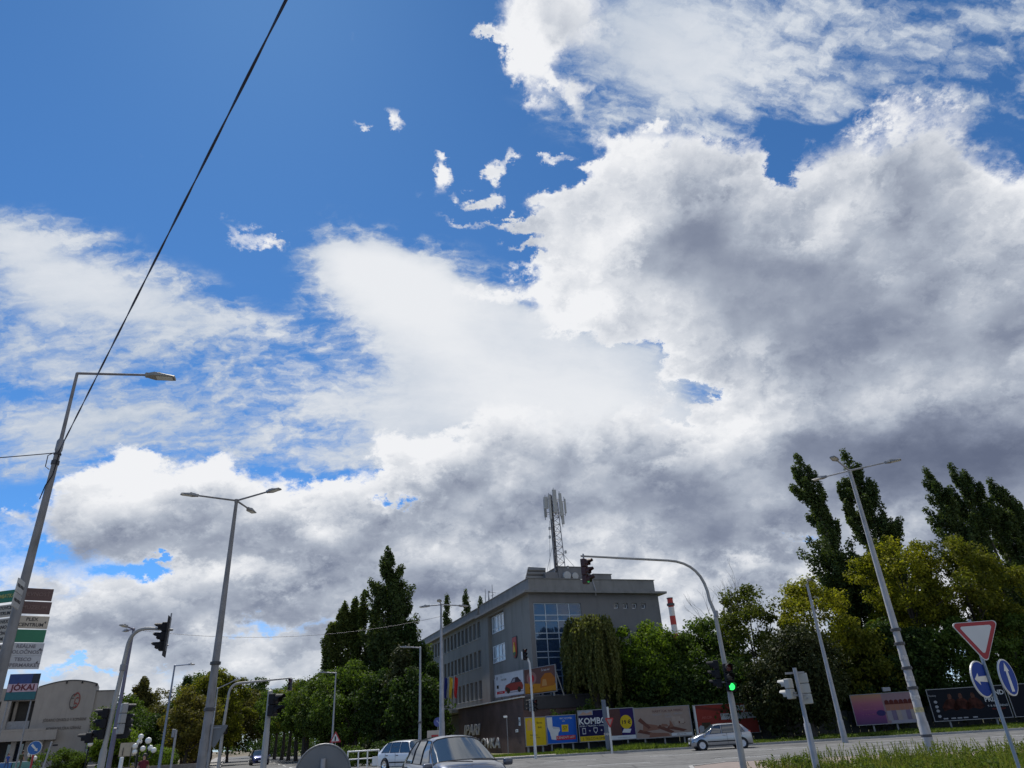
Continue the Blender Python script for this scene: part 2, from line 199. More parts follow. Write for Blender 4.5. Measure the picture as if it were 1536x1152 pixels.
def leafmat(name, col, col2, var=.35, trans=.35):
    """Leaves: colour differs leaf by leaf and clump by clump, some light passes through."""
    if name in MATS: return MATS[name]
    m = bpy.data.materials.new(name); m.use_nodes = True; nt = m.node_tree; N = nt.nodes; L = nt.links; N.clear()
    geo = N.new('ShaderNodeNewGeometry'); tc = N.new('ShaderNodeTexCoord'); oi = N.new('ShaderNodeObjectInfo')
    n = N.new('ShaderNodeTexNoise'); n.inputs['Scale'].default_value = .55; n.inputs['Detail'].default_value = 3; L.new(tc.outputs['Object'], n.inputs['Vector'])
    mr = N.new('ShaderNodeMapRange'); mr.inputs[1].default_value = .35; mr.inputs[2].default_value = .65; L.new(n.outputs[0], mr.inputs[0])
    ad = N.new('ShaderNodeMath'); ad.operation = 'MULTIPLY_ADD'; L.new(geo.outputs['Random Per Island'], ad.inputs[0]); ad.inputs[1].default_value = .5
    h = N.new('ShaderNodeMath'); h.operation = 'MULTIPLY'; L.new(mr.outputs[0], h.inputs[0]); h.inputs[1].default_value = .5; L.new(h.outputs[0], ad.inputs[2])
    mx = N.new('ShaderNodeMix'); mx.data_type = 'RGBA'; L.new(ad.outputs[0], mx.inputs[0]); mx.inputs[6].default_value = tuple(col)+(1,); mx.inputs[7].default_value = tuple(col2)+(1,)
    br = N.new('ShaderNodeMapRange'); L.new(geo.outputs['Random Per Island'], br.inputs[0]); br.inputs[3].default_value = 1-var; br.inputs[4].default_value = 1+var
    sc_ = N.new('ShaderNodeVectorMath'); sc_.operation = 'SCALE'; L.new(mx.outputs[2], sc_.inputs[0]); L.new(br.outputs[0], sc_.inputs['Scale'])
    d = N.new('ShaderNodeBsdfPrincipled'); d.inputs['Roughness'].default_value = .65; d.inputs['Specular IOR Level'].default_value = .12; L.new(sc_.outputs[0], d.inputs['Base Color'])
    t = N.new('ShaderNodeBsdfTranslucent'); tcol = N.new('ShaderNodeVectorMath'); tcol.operation = 'MULTIPLY'; L.new(sc_.outputs[0], tcol.inputs[0]); tcol.inputs[1].default_value = (1.35, 1.5, .6); L.new(tcol.outputs[0], t.inputs['Color'])
    ms = N.new('ShaderNodeMixShader'); ms.inputs[0].default_value = trans; L.new(d.outputs[0], ms.inputs[1]); L.new(t.outputs[0], ms.inputs[2])
    o = N.new('ShaderNodeOutputMaterial'); L.new(ms.outputs[0], o.inputs[0]); MATS[name] = m; return m
def glassmat(name, tint=(.02, .025, .03), rough=.02, see=0.):
    """Window glass: a dark reflecting pane, partly see-through when see > 0."""
    if name in MATS: return MATS[name]
    m = bpy.data.materials.new(name); m.use_nodes = True; nt = m.node_tree; b = nt.nodes['Principled BSDF']
    b.inputs['Base Color'].default_value = tuple(tint)+(1,); b.inputs['Roughness'].default_value = rough; b.inputs['IOR'].default_value = 1.6
    b.inputs['Specular IOR Level'].default_value = 1.
    tc = nt.nodes.new('ShaderNodeTexCoord'); n = nt.nodes.new('ShaderNodeTexNoise'); n.inputs['Scale'].default_value = .8
    nt.links.new(tc.outputs['Object'], n.inputs['Vector']); bp = nt.nodes.new('ShaderNodeBump'); bp.inputs['Strength'].default_value = .04; bp.inputs['Distance'].default_value = .05
    nt.links.new(n.outputs[0], bp.inputs['Height']); nt.links.new(bp.outputs[0], b.inputs['Normal'])
    if see:
        tr = nt.nodes.new('ShaderNodeBsdfTransparent'); tr.inputs[0].default_value = (.75, .8, .82, 1)
        mx = nt.nodes.new('ShaderNodeMixShader'); mx.inputs[0].default_value = see
        nt.links.new(b.outputs[0], mx.inputs[1]); nt.links.new(tr.outputs[0], mx.inputs[2])
        nt.links.new(mx.outputs[0], nt.nodes['Material Output'].inputs[0])
    MATS[name] = m; return m

# ---------------------------------------------------------------- mesh building
class MB:
    def __init__(s): s.v = []; s.f = []; s.mi = []; s.k = 0
    def add(s, vs, fs):
        o = len(s.v); s.v += [tuple(p) for p in vs]; s.f += [tuple(o+i for i in f) for f in fs]; s.mi += [s.k]*len(fs); return s
    def box(s, c, d, rz=0., m=None, bev=0.):
        hx, hy, hz = d[0]/2, d[1]/2, d[2]/2
        if bev:
            P = []; F = []
            b = min(bev, hx*.9, hy*.9, hz*.9)
            bmx = bmesh.new(); bmesh.ops.create_cube(bmx, size=1)
            for v in bmx.verts: v.co = Vector((v.co.x*2*hx, v.co.y*2*hy, v.co.z*2*hz))
            bmesh.ops.bevel(bmx, geom=bmx.edges[:], offset=b, segments=2, affect='EDGES', profile=.5)
            bmx.verts.index_update()
            P = [v.co.copy() for v in bmx.verts]; F = [tuple(v.index for v in f.verts) for f in bmx.faces]; bmx.free()
        else:
            P = [Vector((x, y, z)) for x in (-hx, hx) for y in (-hy, hy) for z in (-hz, hz)]
            F = [(0, 1, 3, 2), (4, 6, 7, 5), (0, 4, 5, 1), (2, 3, 7, 6), (0, 2, 6, 4), (1, 5, 7, 3)]
        r = m if m is not None else Matrix.Rotation(rz, 3, 'Z')
        return s.add([r @ p + Vector(c) for p in P], F)
    def tube(s, pts, rad, n=10, cap=True):
        pts = [Vector(p) for p in pts]; rad = rad if hasattr(rad, '__len__') else [rad]*len(pts)
        V, F = [], []; prev = None
        for i, p in enumerate(pts):
            t = (pts[min(i+1, len(pts)-1)]-pts[max(i-1, 0)]).normalized()
            a = prev if prev is not None else (Vector((0, 0, 1)) if abs(t.z) < .9 else Vector((1, 0, 0)))
            u = (a-t*a.dot(t)).normalized(); w = t.cross(u); prev = u
            for k in range(n):
                an = 2*math.pi*k/n; V.append(p+(u*math.cos(an)+w*math.sin(an))*rad[i])
        for i in range(len(pts)-1):
            for k in range(n):
                F.append((i*n+k, i*n+(k+1) % n, (i+1)*n+(k+1) % n, (i+1)*n+k))
        if cap: F.append(tuple(range(n-1, -1, -1))); F.append(tuple((len(pts)-1)*n+k for k in range(n)))
        return s.add(V, F)
    def cyl(s, a, b, r, n=16): return s.tube([a, b], r, n)
    def lathe(s, prof, n=24, c=(0, 0, 0), m=None, cap=True):
        """profile of (radius, z) turned round z"""
        V, F = [], []
        for r, z in prof:
            for k in range(n):
                an = 2*math.pi*k/n; p = Vector((r*math.cos(an), r*math.sin(an), z)); V.append((m @ p if m else p)+Vector(c))
        for i in range(len(prof)-1):
            for k in range(n): F.append((i*n+k, i*n+(k+1) % n, (i+1)*n+(k+1) % n, (i+1)*n+k))
        if cap and prof[0][0] > 1e-4: F.append(tuple(range(n-1, -1, -1)))
        if cap and prof[-1][0] > 1e-4: F.append(tuple((len(prof)-1)*n+k for k in range(n)))
        return s.add(V, F)
    def prism(s, poly, y0, y1, m=None, c=(0, 0, 0)):
        """polygon in the xz plane pushed from y0 to y1 (y0 is the face towards the viewer)"""
        n = len(poly); V = [Vector((x, y0, z)) for x, z in poly]+[Vector((x, y1, z)) for x, z in poly]
        F = [tuple(range(n)), tuple(range(2*n-1, n-1, -1))]+[(i, i+n, (i+1) % n+n, (i+1) % n) for i in range(n)]
        return s.add([(m @ p if m else p)+Vector(c) for p in V], F)
    def slab(s, poly, z0, z1):
        n = len(poly); V = [(x, y, z0) for x, y in poly]+[(x, y, z1) for x, y in poly]
        return s.add(V, [tuple(range(n-1, -1, -1)), tuple(range(n, 2*n))]+[(i, (i+1) % n, (i+1) % n+n, i+n) for i in range(n)])
    def build(s, name, m, parent=None, smooth=False, loc=(0, 0, 0), rz=0.):
        me = bpy.data.meshes.new(name); me.from_pydata(s.v, [], s.f)
        for q in (m if isinstance(m, (list, tuple)) else [m]): me.materials.append(q)
        if any(s.mi): me.polygons.foreach_set('material_index', s.mi)
        bmx = bmesh.new(); bmx.from_mesh(me); bmesh.ops.recalc_face_normals(bmx, faces=bmx.faces[:]); bmx.to_mesh(me); bmx.free()
        if smooth: me.shade_smooth(); me.set_sharp_from_angle(angle=R(smooth if smooth is not True else 40))
        o = bpy.data.objects.new(name, me); C.objects.link(o)
        if parent: o.parent = parent
        o.location = loc; o.rotation_euler = (0, 0, rz); return o
def mesh_np(name, V, F, m, parent=None, smooth=False):
    """fast mesh from numpy arrays; F is (n, 4) or (n, 3)"""
    me = bpy.data.meshes.new(name); k = F.shape[1]
    me.vertices.add(len(V)); me.vertices.foreach_set('co', np.ascontiguousarray(V, dtype=np.float32).ravel())
    me.loops.add(F.size); me.loops.foreach_set('vertex_index', np.ascontiguousarray(F, dtype=np.int32).ravel())
    me.polygons.add(len(F)); me.polygons.foreach_set('loop_start', np.arange(0, F.size, k, dtype=np.int32))
    me.update(calc_edges=True); me.materials.append(m)
    if smooth: me.shade_smooth()
    o = bpy.data.objects.new(name, me); C.objects.link(o)
    if parent: o.parent = parent
    return o
def tag(o, label=None, cat=None, group=None, kind=None):
    if label: o['label'] = label
    if cat: o['category'] = cat
    if group: o['group'] = group
    if kind: o['kind'] = kind
    return o
def thing(name, label, cat, loc=(0, 0, 0), rz=0., group=None):
    o = bpy.data.objects.new(name, None); C.objects.link(o); o.empty_display_size = .3
    o.location = loc; o.rotation_euler = (0, 0, rz); return tag(o, label, cat, group)
def struct(name, mb, m, **k): return tag(mb.build(name, m, **k), kind='structure')
def text(name, body, size, m, parent, loc, rz=0., ext=.004, align='CENTER', shear=0., wscale=1., bold=0.):
    """lettering as real shallow relief facing -y of its parent; loc is its centre line"""
    cu = bpy.data.curves.new(name, 'FONT'); cu.body = body; cu.size = size; cu.extrude = ext; cu.align_x = align; cu.align_y = 'CENTER'
    cu.shear = shear; cu.resolution_u = 2; cu.offset = bold; cu.fill_mode = 'BOTH'
    t = bpy.data.objects.new(name, cu); me = bpy.data.meshes.new_from_object(t); bpy.data.objects.remove(t); bpy.data.curves.remove(cu)
    me.materials.clear(); me.materials.append(m); me.name = name
    me.transform(Matrix.Diagonal((wscale, 1, 1, 1))); me.transform(Matrix.Rotation(math.pi/2, 4, 'X'))
    o = bpy.data.objects.new(name, me); C.objects.link(o); o.parent = parent; o.location = loc; o.rotation_euler = (0, 0, rz); return o
def copy_thing(root, loc=None, rz=None, label=None, group=None):
    r = root.copy(); C.objects.link(r)
    for a in list(root.children):
        ca = a.copy(); C.objects.link(ca); ca.parent = r
        for b_ in list(a.children):
            cb = b_.copy(); C.objects.link(cb); cb.parent = ca
    if loc is not None: r.location = loc
    if rz is not None: r.rotation_euler = (0, 0, rz)
    if label: r['label'] = label
    if group: r['group'] = group
    return r

asphalt = mat('asphalt', (.15, .147, .14), .9, var=.16, vscale=.35, bump=.3, bscale=60)
def wear():
    """tyre-polished lanes, oil streaks, dark repair patches and cracks in the asphalt"""
    nt = asphalt.node_tree; b = nt.nodes['Principled BSDF']; base = b.inputs['Base Color'].links[0].from_socket; tc = nt.nodes.new('ShaderNodeTexCoord')
    def nz(sc, mp, det, lo, hi, a, c):
        m = nt.nodes.new('ShaderNodeMapping'); m.inputs['Scale'].default_value = mp; m.inputs['Rotation'].default_value = (0, 0, .115); nt.links.new(tc.outputs['Object'], m.inputs[0])
        n = nt.nodes.new('ShaderNodeTexNoise'); n.inputs['Scale'].default_value = sc; n.inputs['Detail'].default_value = det; nt.links.new(m.outputs[0], n.inputs['Vector'])
        r = nt.nodes.new('ShaderNodeMapRange'); r.inputs[1].default_value = lo; r.inputs[2].default_value = hi; r.inputs[3].default_value = a; r.inputs[4].default_value = c; nt.links.new(n.outputs[0], r.inputs[0]); return r.outputs[0]
    f = [nz(1., (.035, .75, 1), 3, .35, .65, .74, 1.2), nz(1., (.25, .3, 1), 2, .60, .63, 1., .72), nz(3., (1, 1, 1), 9, .46, .5, .8, 1.)]
    vo = nt.nodes.new('ShaderNodeTexVoronoi'); vo.feature = 'DISTANCE_TO_EDGE'; vo.inputs['Scale'].default_value = .22; nt.links.new(tc.outputs['Object'], vo.inputs['Vector'])
    r = nt.nodes.new('ShaderNodeMapRange'); r.inputs[2].default_value = .012; r.inputs[3].default_value = .5; nt.links.new(vo.outputs[0], r.inputs[0]); f.append(r.outputs[0])
    for q in f:
        v = nt.nodes.new('ShaderNodeVectorMath'); v.operation = 'SCALE'; nt.links.new(base, v.inputs[0]); nt.links.new(q, v.inputs['Scale']); base = v.outputs[0]
    nt.links.new(base, b.inputs['Base Color'])
wear()
steel = mat('galvanised_steel', (.33, .33, .34), .5, .3, var=.14, vscale=4, dirt=.3)
dullsteel = mat('dull_steel', (.27, .27, .28), .55, .3, var=.12, vscale=4)
brownsteel = mat('weathered_steel', (.25, .235, .235), .6, .15, var=.2, vscale=5, dirt=.4)
concretep = mat('pole_concrete', (.25, .24, .235), .85, var=.16, vscale=2.2, bump=.25, bscale=25, dirt=.45)
white_paint = mat('white_paint', (.74, .74, .72), .45, var=.07)
greypaint = mat('grey_paint', (.33, .34, .35), .5, var=.1)
black = mat('black_plastic', (.014, .014, .017), .6, var=.2, spec=.2)
darkgrey = mat('dark_grey', (.06, .06, .065), .6, var=.15)
rubber = mat('rubber', (.022, .022, .023), .8, var=.1)

# ---------------------------------------------------------------- ground, roads, kerbs
soil = mat('dry_soil', (.16, .13, .085), .95, var=.3, vscale=.4)
turf = mat('dry_turf', (.13, .125, .05), .95, var=.35, vscale=.5)
paving = mat('paving', (.30, .28, .255), .9, var=.14, vscale=1.2, bump=.2)
redpave = mat('red_paving', (.24, .19, .165), .9, var=.15, vscale=2)
kerbstone = mat('kerb_stone', (.33, .32, .30), .85, var=.18, vscale=2)
paint = mat('road_paint', (.62, .62, .60), .7, var=.2, vscale=6)
g = MB(); S = 2600
g.add([(-S, -S, -.16), (S, -S, -.16), (S, S, -.16), (-S, S, -.16)], [(0, 1, 2, 3)])
struct('ground', g, soil)
def fk(x): return 54-.12*x                      # the kerb on the far side of the main road
DX, DY = -.365, .931                            # the side street runs this way
road = [(-140, -25), (150, -25), (150, fk(150)), (-7, fk(-7)), (-9.5, 55.6), (-11, 57.5), (-12.3, 61)]
road += [(-12.3+DX*s, 61+DY*s) for s in (20, 60, 110, 160)]
road += [(-24.5+DX*s, 60+DY*s) for s in (160, 110, 60, 20, 0)] + [(-26, 57), (-30, 55.5), (-140, 62)]
r = MB(); r.add([(x, y, 0) for x, y in road], [tuple(range(len(road)))])
struct('road', r, asphalt)
def kerb_line(pts, w=.16, z0=-.1, z1=.13, name='kerb'):
    """one object per run of kerb; each stone a metre and a half with an open joint"""
    mb = MB()
    for a, b in zip(pts, pts[1:]):
        a = Vector(a+(0,)); b = Vector(b+(0,)); L = (b-a).length; n = max(1, round(L/1.5)); t = (b-a)/L; rz = math.atan2(t.y, t.x)
        for i in range(n):
            c = a+t*(L*(i+.5)/n); mb.box((c.x, c.y, (z0+z1)/2), (L/n-.012, w, z1-z0), rz)
    return struct(name, mb, kerbstone)
far = [(150, fk(150)), (90, fk(90)), (40, fk(40)), (-7, fk(-7)), (-9.5, 55.6), (-11, 57.5), (-12.3, 61), (-12.3+DX*60, 61+DY*60), (-12.3+DX*160, 61+DY*160)]
kerb_line(far)
kerb_line([(-24.5+DX*160, 60+DY*160), (-24.5, 60), (-26, 57), (-30, 55.5), (-70, 57.8)])
# far side: pavement by the corner, then turf
pv = MB(); pv.slab([(-7, fk(-7)+.08), (3.0, fk(3)+.08), (3.0, fk(3)+2.2), (-6, fk(-6)+2.6), (-9.6, 59), (-11, 62), (-12.2+DX*.08, 61), (-10.9, 57.5), (-9.4, 55.7)], -.12, .11)
struct('pavement', pv, paving)
tv = MB(); tv.slab([(3.0, fk(3)+.08), (150, fk(150)+.08), (150, 80), (60, 95), (-12.3+DX*30, 61+DY*30), (-11, 62), (-9.6, 59), (-6, fk(-6)+2.6), (3.0, fk(3)+2.2)], -.12, .10)
struct('verge_ground', tv, turf)
tv2 = MB(); tv2.slab([(-12.2+DX*30, 61+DY*30), (60, 95), (60, 300), (-12.2+DX*160, 61+DY*160)], -.13, .095)
struct('park_ground', tv2, turf)
# left of the side street: footway, planted strip and the theatre's raised square
fw = MB(); fw.slab([(-24.7, 60), (-24.7+DX*160, 60+DY*160), (-27.2+DX*160, 60+DY*160), (-27.2, 60.5), (-30, 56.2), (-28.6, 56), (-26.2, 57.1)], -.12, .11)
struct('footway', fw, paving)
sq = MB(); sq.slab([(-140, 84), (-43, 84), (-46, 92), (-58, 125), (-140, 125)], -.14, .95)
struct('theatre_square', sq, paving)
pl = MB(); pl.slab([(-140, 66), (-34, 66), (-43, 83.9), (-140, 83.9)], -.14, .55)
struct('planted_strip', pl, mat('straw_turf', (.23, .17, .085), .95, var=.3, vscale=.6))
p2 = MB(); p2.slab([(-33.8, 66), (-27.3, 60.6), (-27.3+DX*100, 60.6+DY*100), (-60, 126), (-46, 92), (-43, 84)], -.13, .10)
struct('park_lawn', p2, turf)
# near island on the right: kerb, strip of pavement, tall grass behind
kerb_line([(5.4, 27), (5.9, 30.2), (7.6, 31.6), (11.3, 30.9), (16.8, 28.2), (30, 20.5), (60, 3)])
isl = MB(); isl.slab([(5.5, 27), (6.0, 30.1), (7.6, 31.5), (11.2, 30.8), (16.7, 28.1), (29.9, 20.4), (59.8, 3), (50, 0), (20, 10), (8, 14)], -.12, .11)
struct('island', isl, redpave)
ist = MB(); ist.slab([(6.6, 25.5), (10.5, 25.6), (17, 24.2), (30, 17), (50, 5), (48, 2), (20, 11.5), (8.5, 15)], .0, .14)
struct('island_turf', ist, turf)
# paint: lane dashes and a stop line, a few millimetres proud
mk = MB()
for k in range(16):
    x = -22+6.*k; mk.box((x, 45.3-.11*x, .004), (3., .13, .004), math.atan(-.11))
for k in range(16):
    x = -20+6.*k; mk.box((x, 38.6-.14*x, .004), (3., .13, .004), math.atan(-.14))
for k in range(12): mk.box((-18.4+DX*(6+9*k), 60.5+DY*(6+9*k), .004), (.13, 4, .004), math.atan2(-DX, DY))
mk.box((-15.3, 60.3, .004), (5.6, .4, .004), .38)
struct('road_markings', mk, paint)

# ---------------------------------------------------------------- the grey school building on the corner
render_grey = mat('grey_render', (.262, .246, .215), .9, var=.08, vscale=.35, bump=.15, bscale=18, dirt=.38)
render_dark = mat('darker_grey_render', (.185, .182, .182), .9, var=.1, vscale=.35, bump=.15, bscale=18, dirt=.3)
fascia_m = mat('fascia', (.23, .225, .215), .85, var=.12, vscale=.8, dirt=.3)
pvc = mat('white_pvc', (.72, .74, .75), .4, var=.05)
alu = mat('blue_grey_aluminium', (.40, .47, .53), .4, .2, var=.06)
pane_dark = glassmat('window_glass', (.03, .034, .04))
pane_blue = glassmat('curtain_glass', (.03, .06, .12), .015, .14)
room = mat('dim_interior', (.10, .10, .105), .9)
SA = R(21.4); SL = (0.33, 66, 0)
school = thing('school_building', 'grey rendered three storey building with tall glazed corner and phone mast on its roof', 'building', SL, SA)
def facade(mb, mp, us, zs, openings, depth):
    """solid wall on a grid of edges with holes whose reveals go back by depth"""
    for i in range(len(us)-1):
        for j in range(len(zs)-1):
            u0, u1, z0, z1 = us[i], us[i+1], zs[j], zs[j+1]
            if (i, j) in openings:
                for a, b in (((u0, z0), (u1, z0)), ((u1, z0), (u1, z1)), ((u1, z1), (u0, z1)), ((u0, z1), (u0, z0))):
                    mb.add([mp(*a, 0), mp(*b, 0), mp(*b, depth), mp(*a, depth)], [(0, 1, 2, 3)])
            else: mb.add([mp(u0, z0, 0), mp(u1, z0, 0), mp(u1, z1, 0), mp(u0, z1, 0)], [(0, 1, 2, 3)])
left = lambda t, z, dp=0: (dp, t, z)
right = lambda s, z, dp=0: (s, dp, z)
# tower block: recessed strip of three windows on the left face, glazing on the right face
w = MB()
tz = [0, 4.55, 12.85, 13.1]; tt = [0, 7.15, 12.35, 15]
facade(w, left, tt, tz, {(1, 1)}, .42)
sz = [0, 4.35, 12.25, 13.1]; ss = [0, .42, 5.25, 13.8]
small = [8.75, 9.75, 10.75, 11.75]
us = [0, .42, 5.25]+[v for q in small for v in (q, q+.52)]+[13.8]; zs = [0, 4.35, 11.75, 12.25, 13.1]
op = {(1, 1), (1, 2)}|{(3+2*k, 2) for k in range(4)}
w2 = MB()
for i in range(len(us)-1):
    for j in range(len(zs)-1):
        u0, u1, z0, z1 = us[i], us[i+1], zs[j], zs[j+1]
        if (i, j) in op:
            edges = [((u0, z0), (u0, z1)), ((u1, z0), (u1, z1))]
            if not (i == 1 and j == 2): edges.append(((u0, z0), (u1, z0)))
            if not (i == 1 and j == 1): edges.append(((u0, z1), (u1, z1)))
            for a, b in edges: w2.add([right(*a, 0), right(*b, 0), right(*b, .3), right(*a, .3)], [(0, 1, 2, 3)])
        else: w2.add([right(u0, z0), right(u1, z0), right(u1, z1), right(u0, z1)], [(0, 1, 2, 3)])
w2.add([(13.8, 0, 0), (13.8, 15, 0), (13.8, 15, 13.1), (13.8, 0, 13.1)], [(0, 1, 2, 3)])
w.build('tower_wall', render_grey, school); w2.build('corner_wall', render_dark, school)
# spandrels and windows inside the recessed strip
sp = MB(); lev = [(4.95, 6.65), (8.15, 9.8), (11.05, 12.75)]; last = 4.55
for z0, z1 in lev+[(12.85, 13)]:
    sp.add([(.42, 7.15, last), (.42, 12.35, last), (.42, 12.35, z0), (.42, 7.15, z0)], [(0, 1, 2, 3)]); last = z1
sp.build('spandrel', render_grey, school)
def window(parent, mp, u0, u1, z0, z1, dp, cols, rails, fm, pm, bar=.055, proud=.05):
    """frame with mullions as one part, every pane a sub-part"""
    f = MB(); cx = lambda a, b: (a+b)/2
    def bar_(ua, ub, za, zb):
        P = [mp(u, z, q) for u in (ua, ub) for z in (za, zb) for q in (dp-proud, dp+.02)]
        f.add(P, [(0, 1, 3, 2), (4, 6, 7, 5), (0, 4, 5, 1), (2, 3, 7, 6), (0, 2, 6, 4), (1, 5, 7, 3)])
    ue = [u0+(u1-u0)*k/cols for k in range(cols+1)]; ze = [z0]+list(rails)+[z1]
    for k, u in enumerate(ue): bar_(u-bar/2 if 0 < k < cols else (u if k == 0 else u-bar), u+bar/2 if 0 < k < cols else (u+bar if k == 0 else u), z0, z1)
    for k, z in enumerate(ze):
        a = z-bar/2 if 0 < k < len(ze)-1 else (z if k == 0 else z-bar)
        for i in range(cols): bar_(ue[i]+bar/2, ue[i+1]-bar/2, a, a+bar)
    fo = f.build('window', fm, parent)
    for i in range(cols):
        for j in range(len(ze)-1):
            p = MB(); tilt = ((i*7+j*3) % 5-2)*.004
            p.add([mp(ue[i], ze[j], dp+tilt), mp(ue[i+1], ze[j], dp-tilt), mp(ue[i+1], ze[j+1], dp-tilt), mp(ue[i], ze[j+1], dp+tilt)], [(0, 1, 2, 3)])
            p.build('pane', pm, fo)
    return fo
pane_pale = mat('blind_behind_glass', (.40, .45, .47), .12, var=.25, vscale=.9, spec=.7)
for z0, z1 in lev: window(school, left, 7.2, 12.0, z0, z1, .40, 5, [z0+.45], pvc, pane_pale, .07)
# wing: three rows of narrow windows between piers
n = 26; us = [15.]; op = set(); zs = [0, 5.05, 6.85, 8.2, 9.9, 11.2, 12.9, 13.3]
for k in range(n):
    u = 15.45+1.61*k; op |= {(len(us), 1), (len(us), 3), (len(us), 5)}; us += [u, u+1.02]
us.append(us[-1]+3)
us2 = sorted(us); w = MB(); off = lambda t, z, dp=0: (dp+.12, t, z)
op = {(2*k+1, j) for k in range(n) for j in (1, 3, 5)}
facade(w, off, us2, zs, op, .34)
w.add([(.12, us2[-1], 0), (11, us2[-1], 0), (11, us2[-1], 13.3), (.12, us2[-1], 13.3)], [(0, 1, 2, 3)])
w.build('wing_wall', render_grey, school)
protos = {}
sill_m = mat('pale_sill', (.48, .47, .45), .7)
for k in range(n):
    for z0, z1 in ((5.05, 6.85), (8.2, 9.9), (11.2, 12.9)):
        u = us2[1+2*k]
        key = z1-z0
        if 'w' not in protos:
            fr = MB(); dpt = .40
            for a, b, c_, d_ in ((0, .05, 0, 1.8), (.97, 1.02, 0, 1.8), (.05, .97, 0, .05), (.05, .97, 1.75, 1.8), (.05, .97, .42, .47)):
                fr.box((dpt, (a+b)/2, (c_+d_)/2), (.07, b-a, d_-c_))
            fo = fr.build('window', mat('window_frame_grey', (.30, .31, .32), .5), school); fo.location = (0, u, z0)
            p = MB().add([(dpt, 0, 0), (dpt, 1.02, 0), (dpt, 1.02, 1.8), (dpt, 0, 1.8)], [(0, 1, 2, 3)]).build('pane', pane_dark, fo)
            sl = MB().box((.10, .51, -.03), (.14, 1.16, .05)).build('sill', sill_m, fo)
            protos['w'] = (fo, p, sl)
        else:
            fo, p, sl = protos['w']; c = fo.copy(); C.objects.link(c); c.location = (0, u, z0)
            for q in (p, sl): q2 = q.copy(); C.objects.link(q2); q2.parent = c
        if z1 < 12: pass
for fo in [o for o in school.children if o.name.startswith('window') and abs(o.location.z) > .1]:
    if fo.location.z > 8: fo.scale = (1, 1, 1.7/1.8)
# roof edges
rf = MB(); rf.box((6.95, 7.2, 13.2), (15.1, 15.6, .2)); rf.build('roof_slab', fascia_m, school)
pr = MB(); pr.box((6.6, 7.2, 13.84), (13.4, 15.2, 1.07)); pr.box((6.6, 7.2, 14.40), (13.56, 15.36, .06)); pr.build('parapet', fascia_m, school)
rw = MB(); rw.box((5.3, 15.01+21.7, 13.4), (11.4, 43.4, .2)); rw.build('wing_roof_slab', fascia_m, school)
pw = MB(); pw.box((5.3, 15.02+21.7, 13.86), (11.0, 43.0, .72)); pw.box((5.3, 15.03+21.7, 14.25), (11.16, 43.2, .06)); pw.build('wing_parapet', fascia_m, school)
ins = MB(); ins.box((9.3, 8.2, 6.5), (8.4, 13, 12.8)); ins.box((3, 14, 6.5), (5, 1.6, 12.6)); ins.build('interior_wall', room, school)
# glazed stair bay
bay_z = [4.35]; z = 12.25; seq = []
while z > 4.6:
    seq.append(z-1.08); seq.append(z-1.58); z -= 1.58
rails = sorted(q for q in seq if q > 4.5)
window(school, right, .42, 5.25, 4.35, 12.25, .18, 4, rails, alu, pane_blue, .08)
st = MB()
for k, (z0, d) in enumerate(((4.6, 1), (7.7, -1), (10.6, 1))):
    a, b = (.6, 4.9) if d > 0 else (4.9, .6)
    st.prism([(a, z0), (b, z0+1.55), (b, z0+1.85), (a, z0+.3)], 1.2, 2.4); st.box((2.8, 1.8, z0-.2), (4.6, 2.6, .28))
st.box((3.1, .75, 8.0), (.5, .4, 7)); st.build('staircase', mat('stair_soffit', (.50, .60, .62), .8), school)
for q in small: window(school, right, q, q+.52, 11.75, 12.25, .26, 1, [], pvc, pane_dark, .08)
# roof-top rooms
ph = MB(); ph.box((6.4, 4.6, 15.2), (3.6, 3.0, 2.2)); ph.box((6.4, 4.6, 16.33), (3.76, 3.16, .06)); ph.box((9.2, 4.0, 14.8), (2.0, 3.0, 1.4)); ph.box((9.2, 4.0, 15.53), (2.16, 3.16, .06)); ph.box((3.9, 4.4, 14.9), (1.3, 2.6, 1.7))
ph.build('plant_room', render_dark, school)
pan = thing('roof_hood', '', '') if False else None
hood = MB(); hm = Matrix.Rotation(R(14), 3, 'X') @ Matrix.Identity(3)
hood.prism([(1.1, 14.4), (3.5, 14.4), (3.6, 16.35), (1.75, 16.4)], 3.9, 4.1); hb = hood.build('roof_louvre', mat('louvre_backing', (.09, .09, .09), .7), school)
for k in range(5):
    f = k/5; x0, x1 = 1.1+.66*.0, 3.5
    lo = MB(); zc = 14.45+.39*k
    xa = 1.1+.65*(zc-14.4)/2; lo.add([(xa, 3.86, zc), (3.5, 3.86, zc), (3.5, 3.74, zc+.10), (xa+.04, 3.74, zc+.10), (xa, 3.88, zc+.30), (3.5, 3.88, zc+.30)], [(0, 1, 2, 3), (3, 2, 5, 4)])
    lo.build('slat', fascia_m, hb)
dp = MB(); dp.tube([(6.55, -.42, 14.6), (6.55, -.42, 14.2), (6.75, -.48, 13.3), (6.78, -.3, 12.9)], .07, 8); dp.build('downpipe', steel, school)
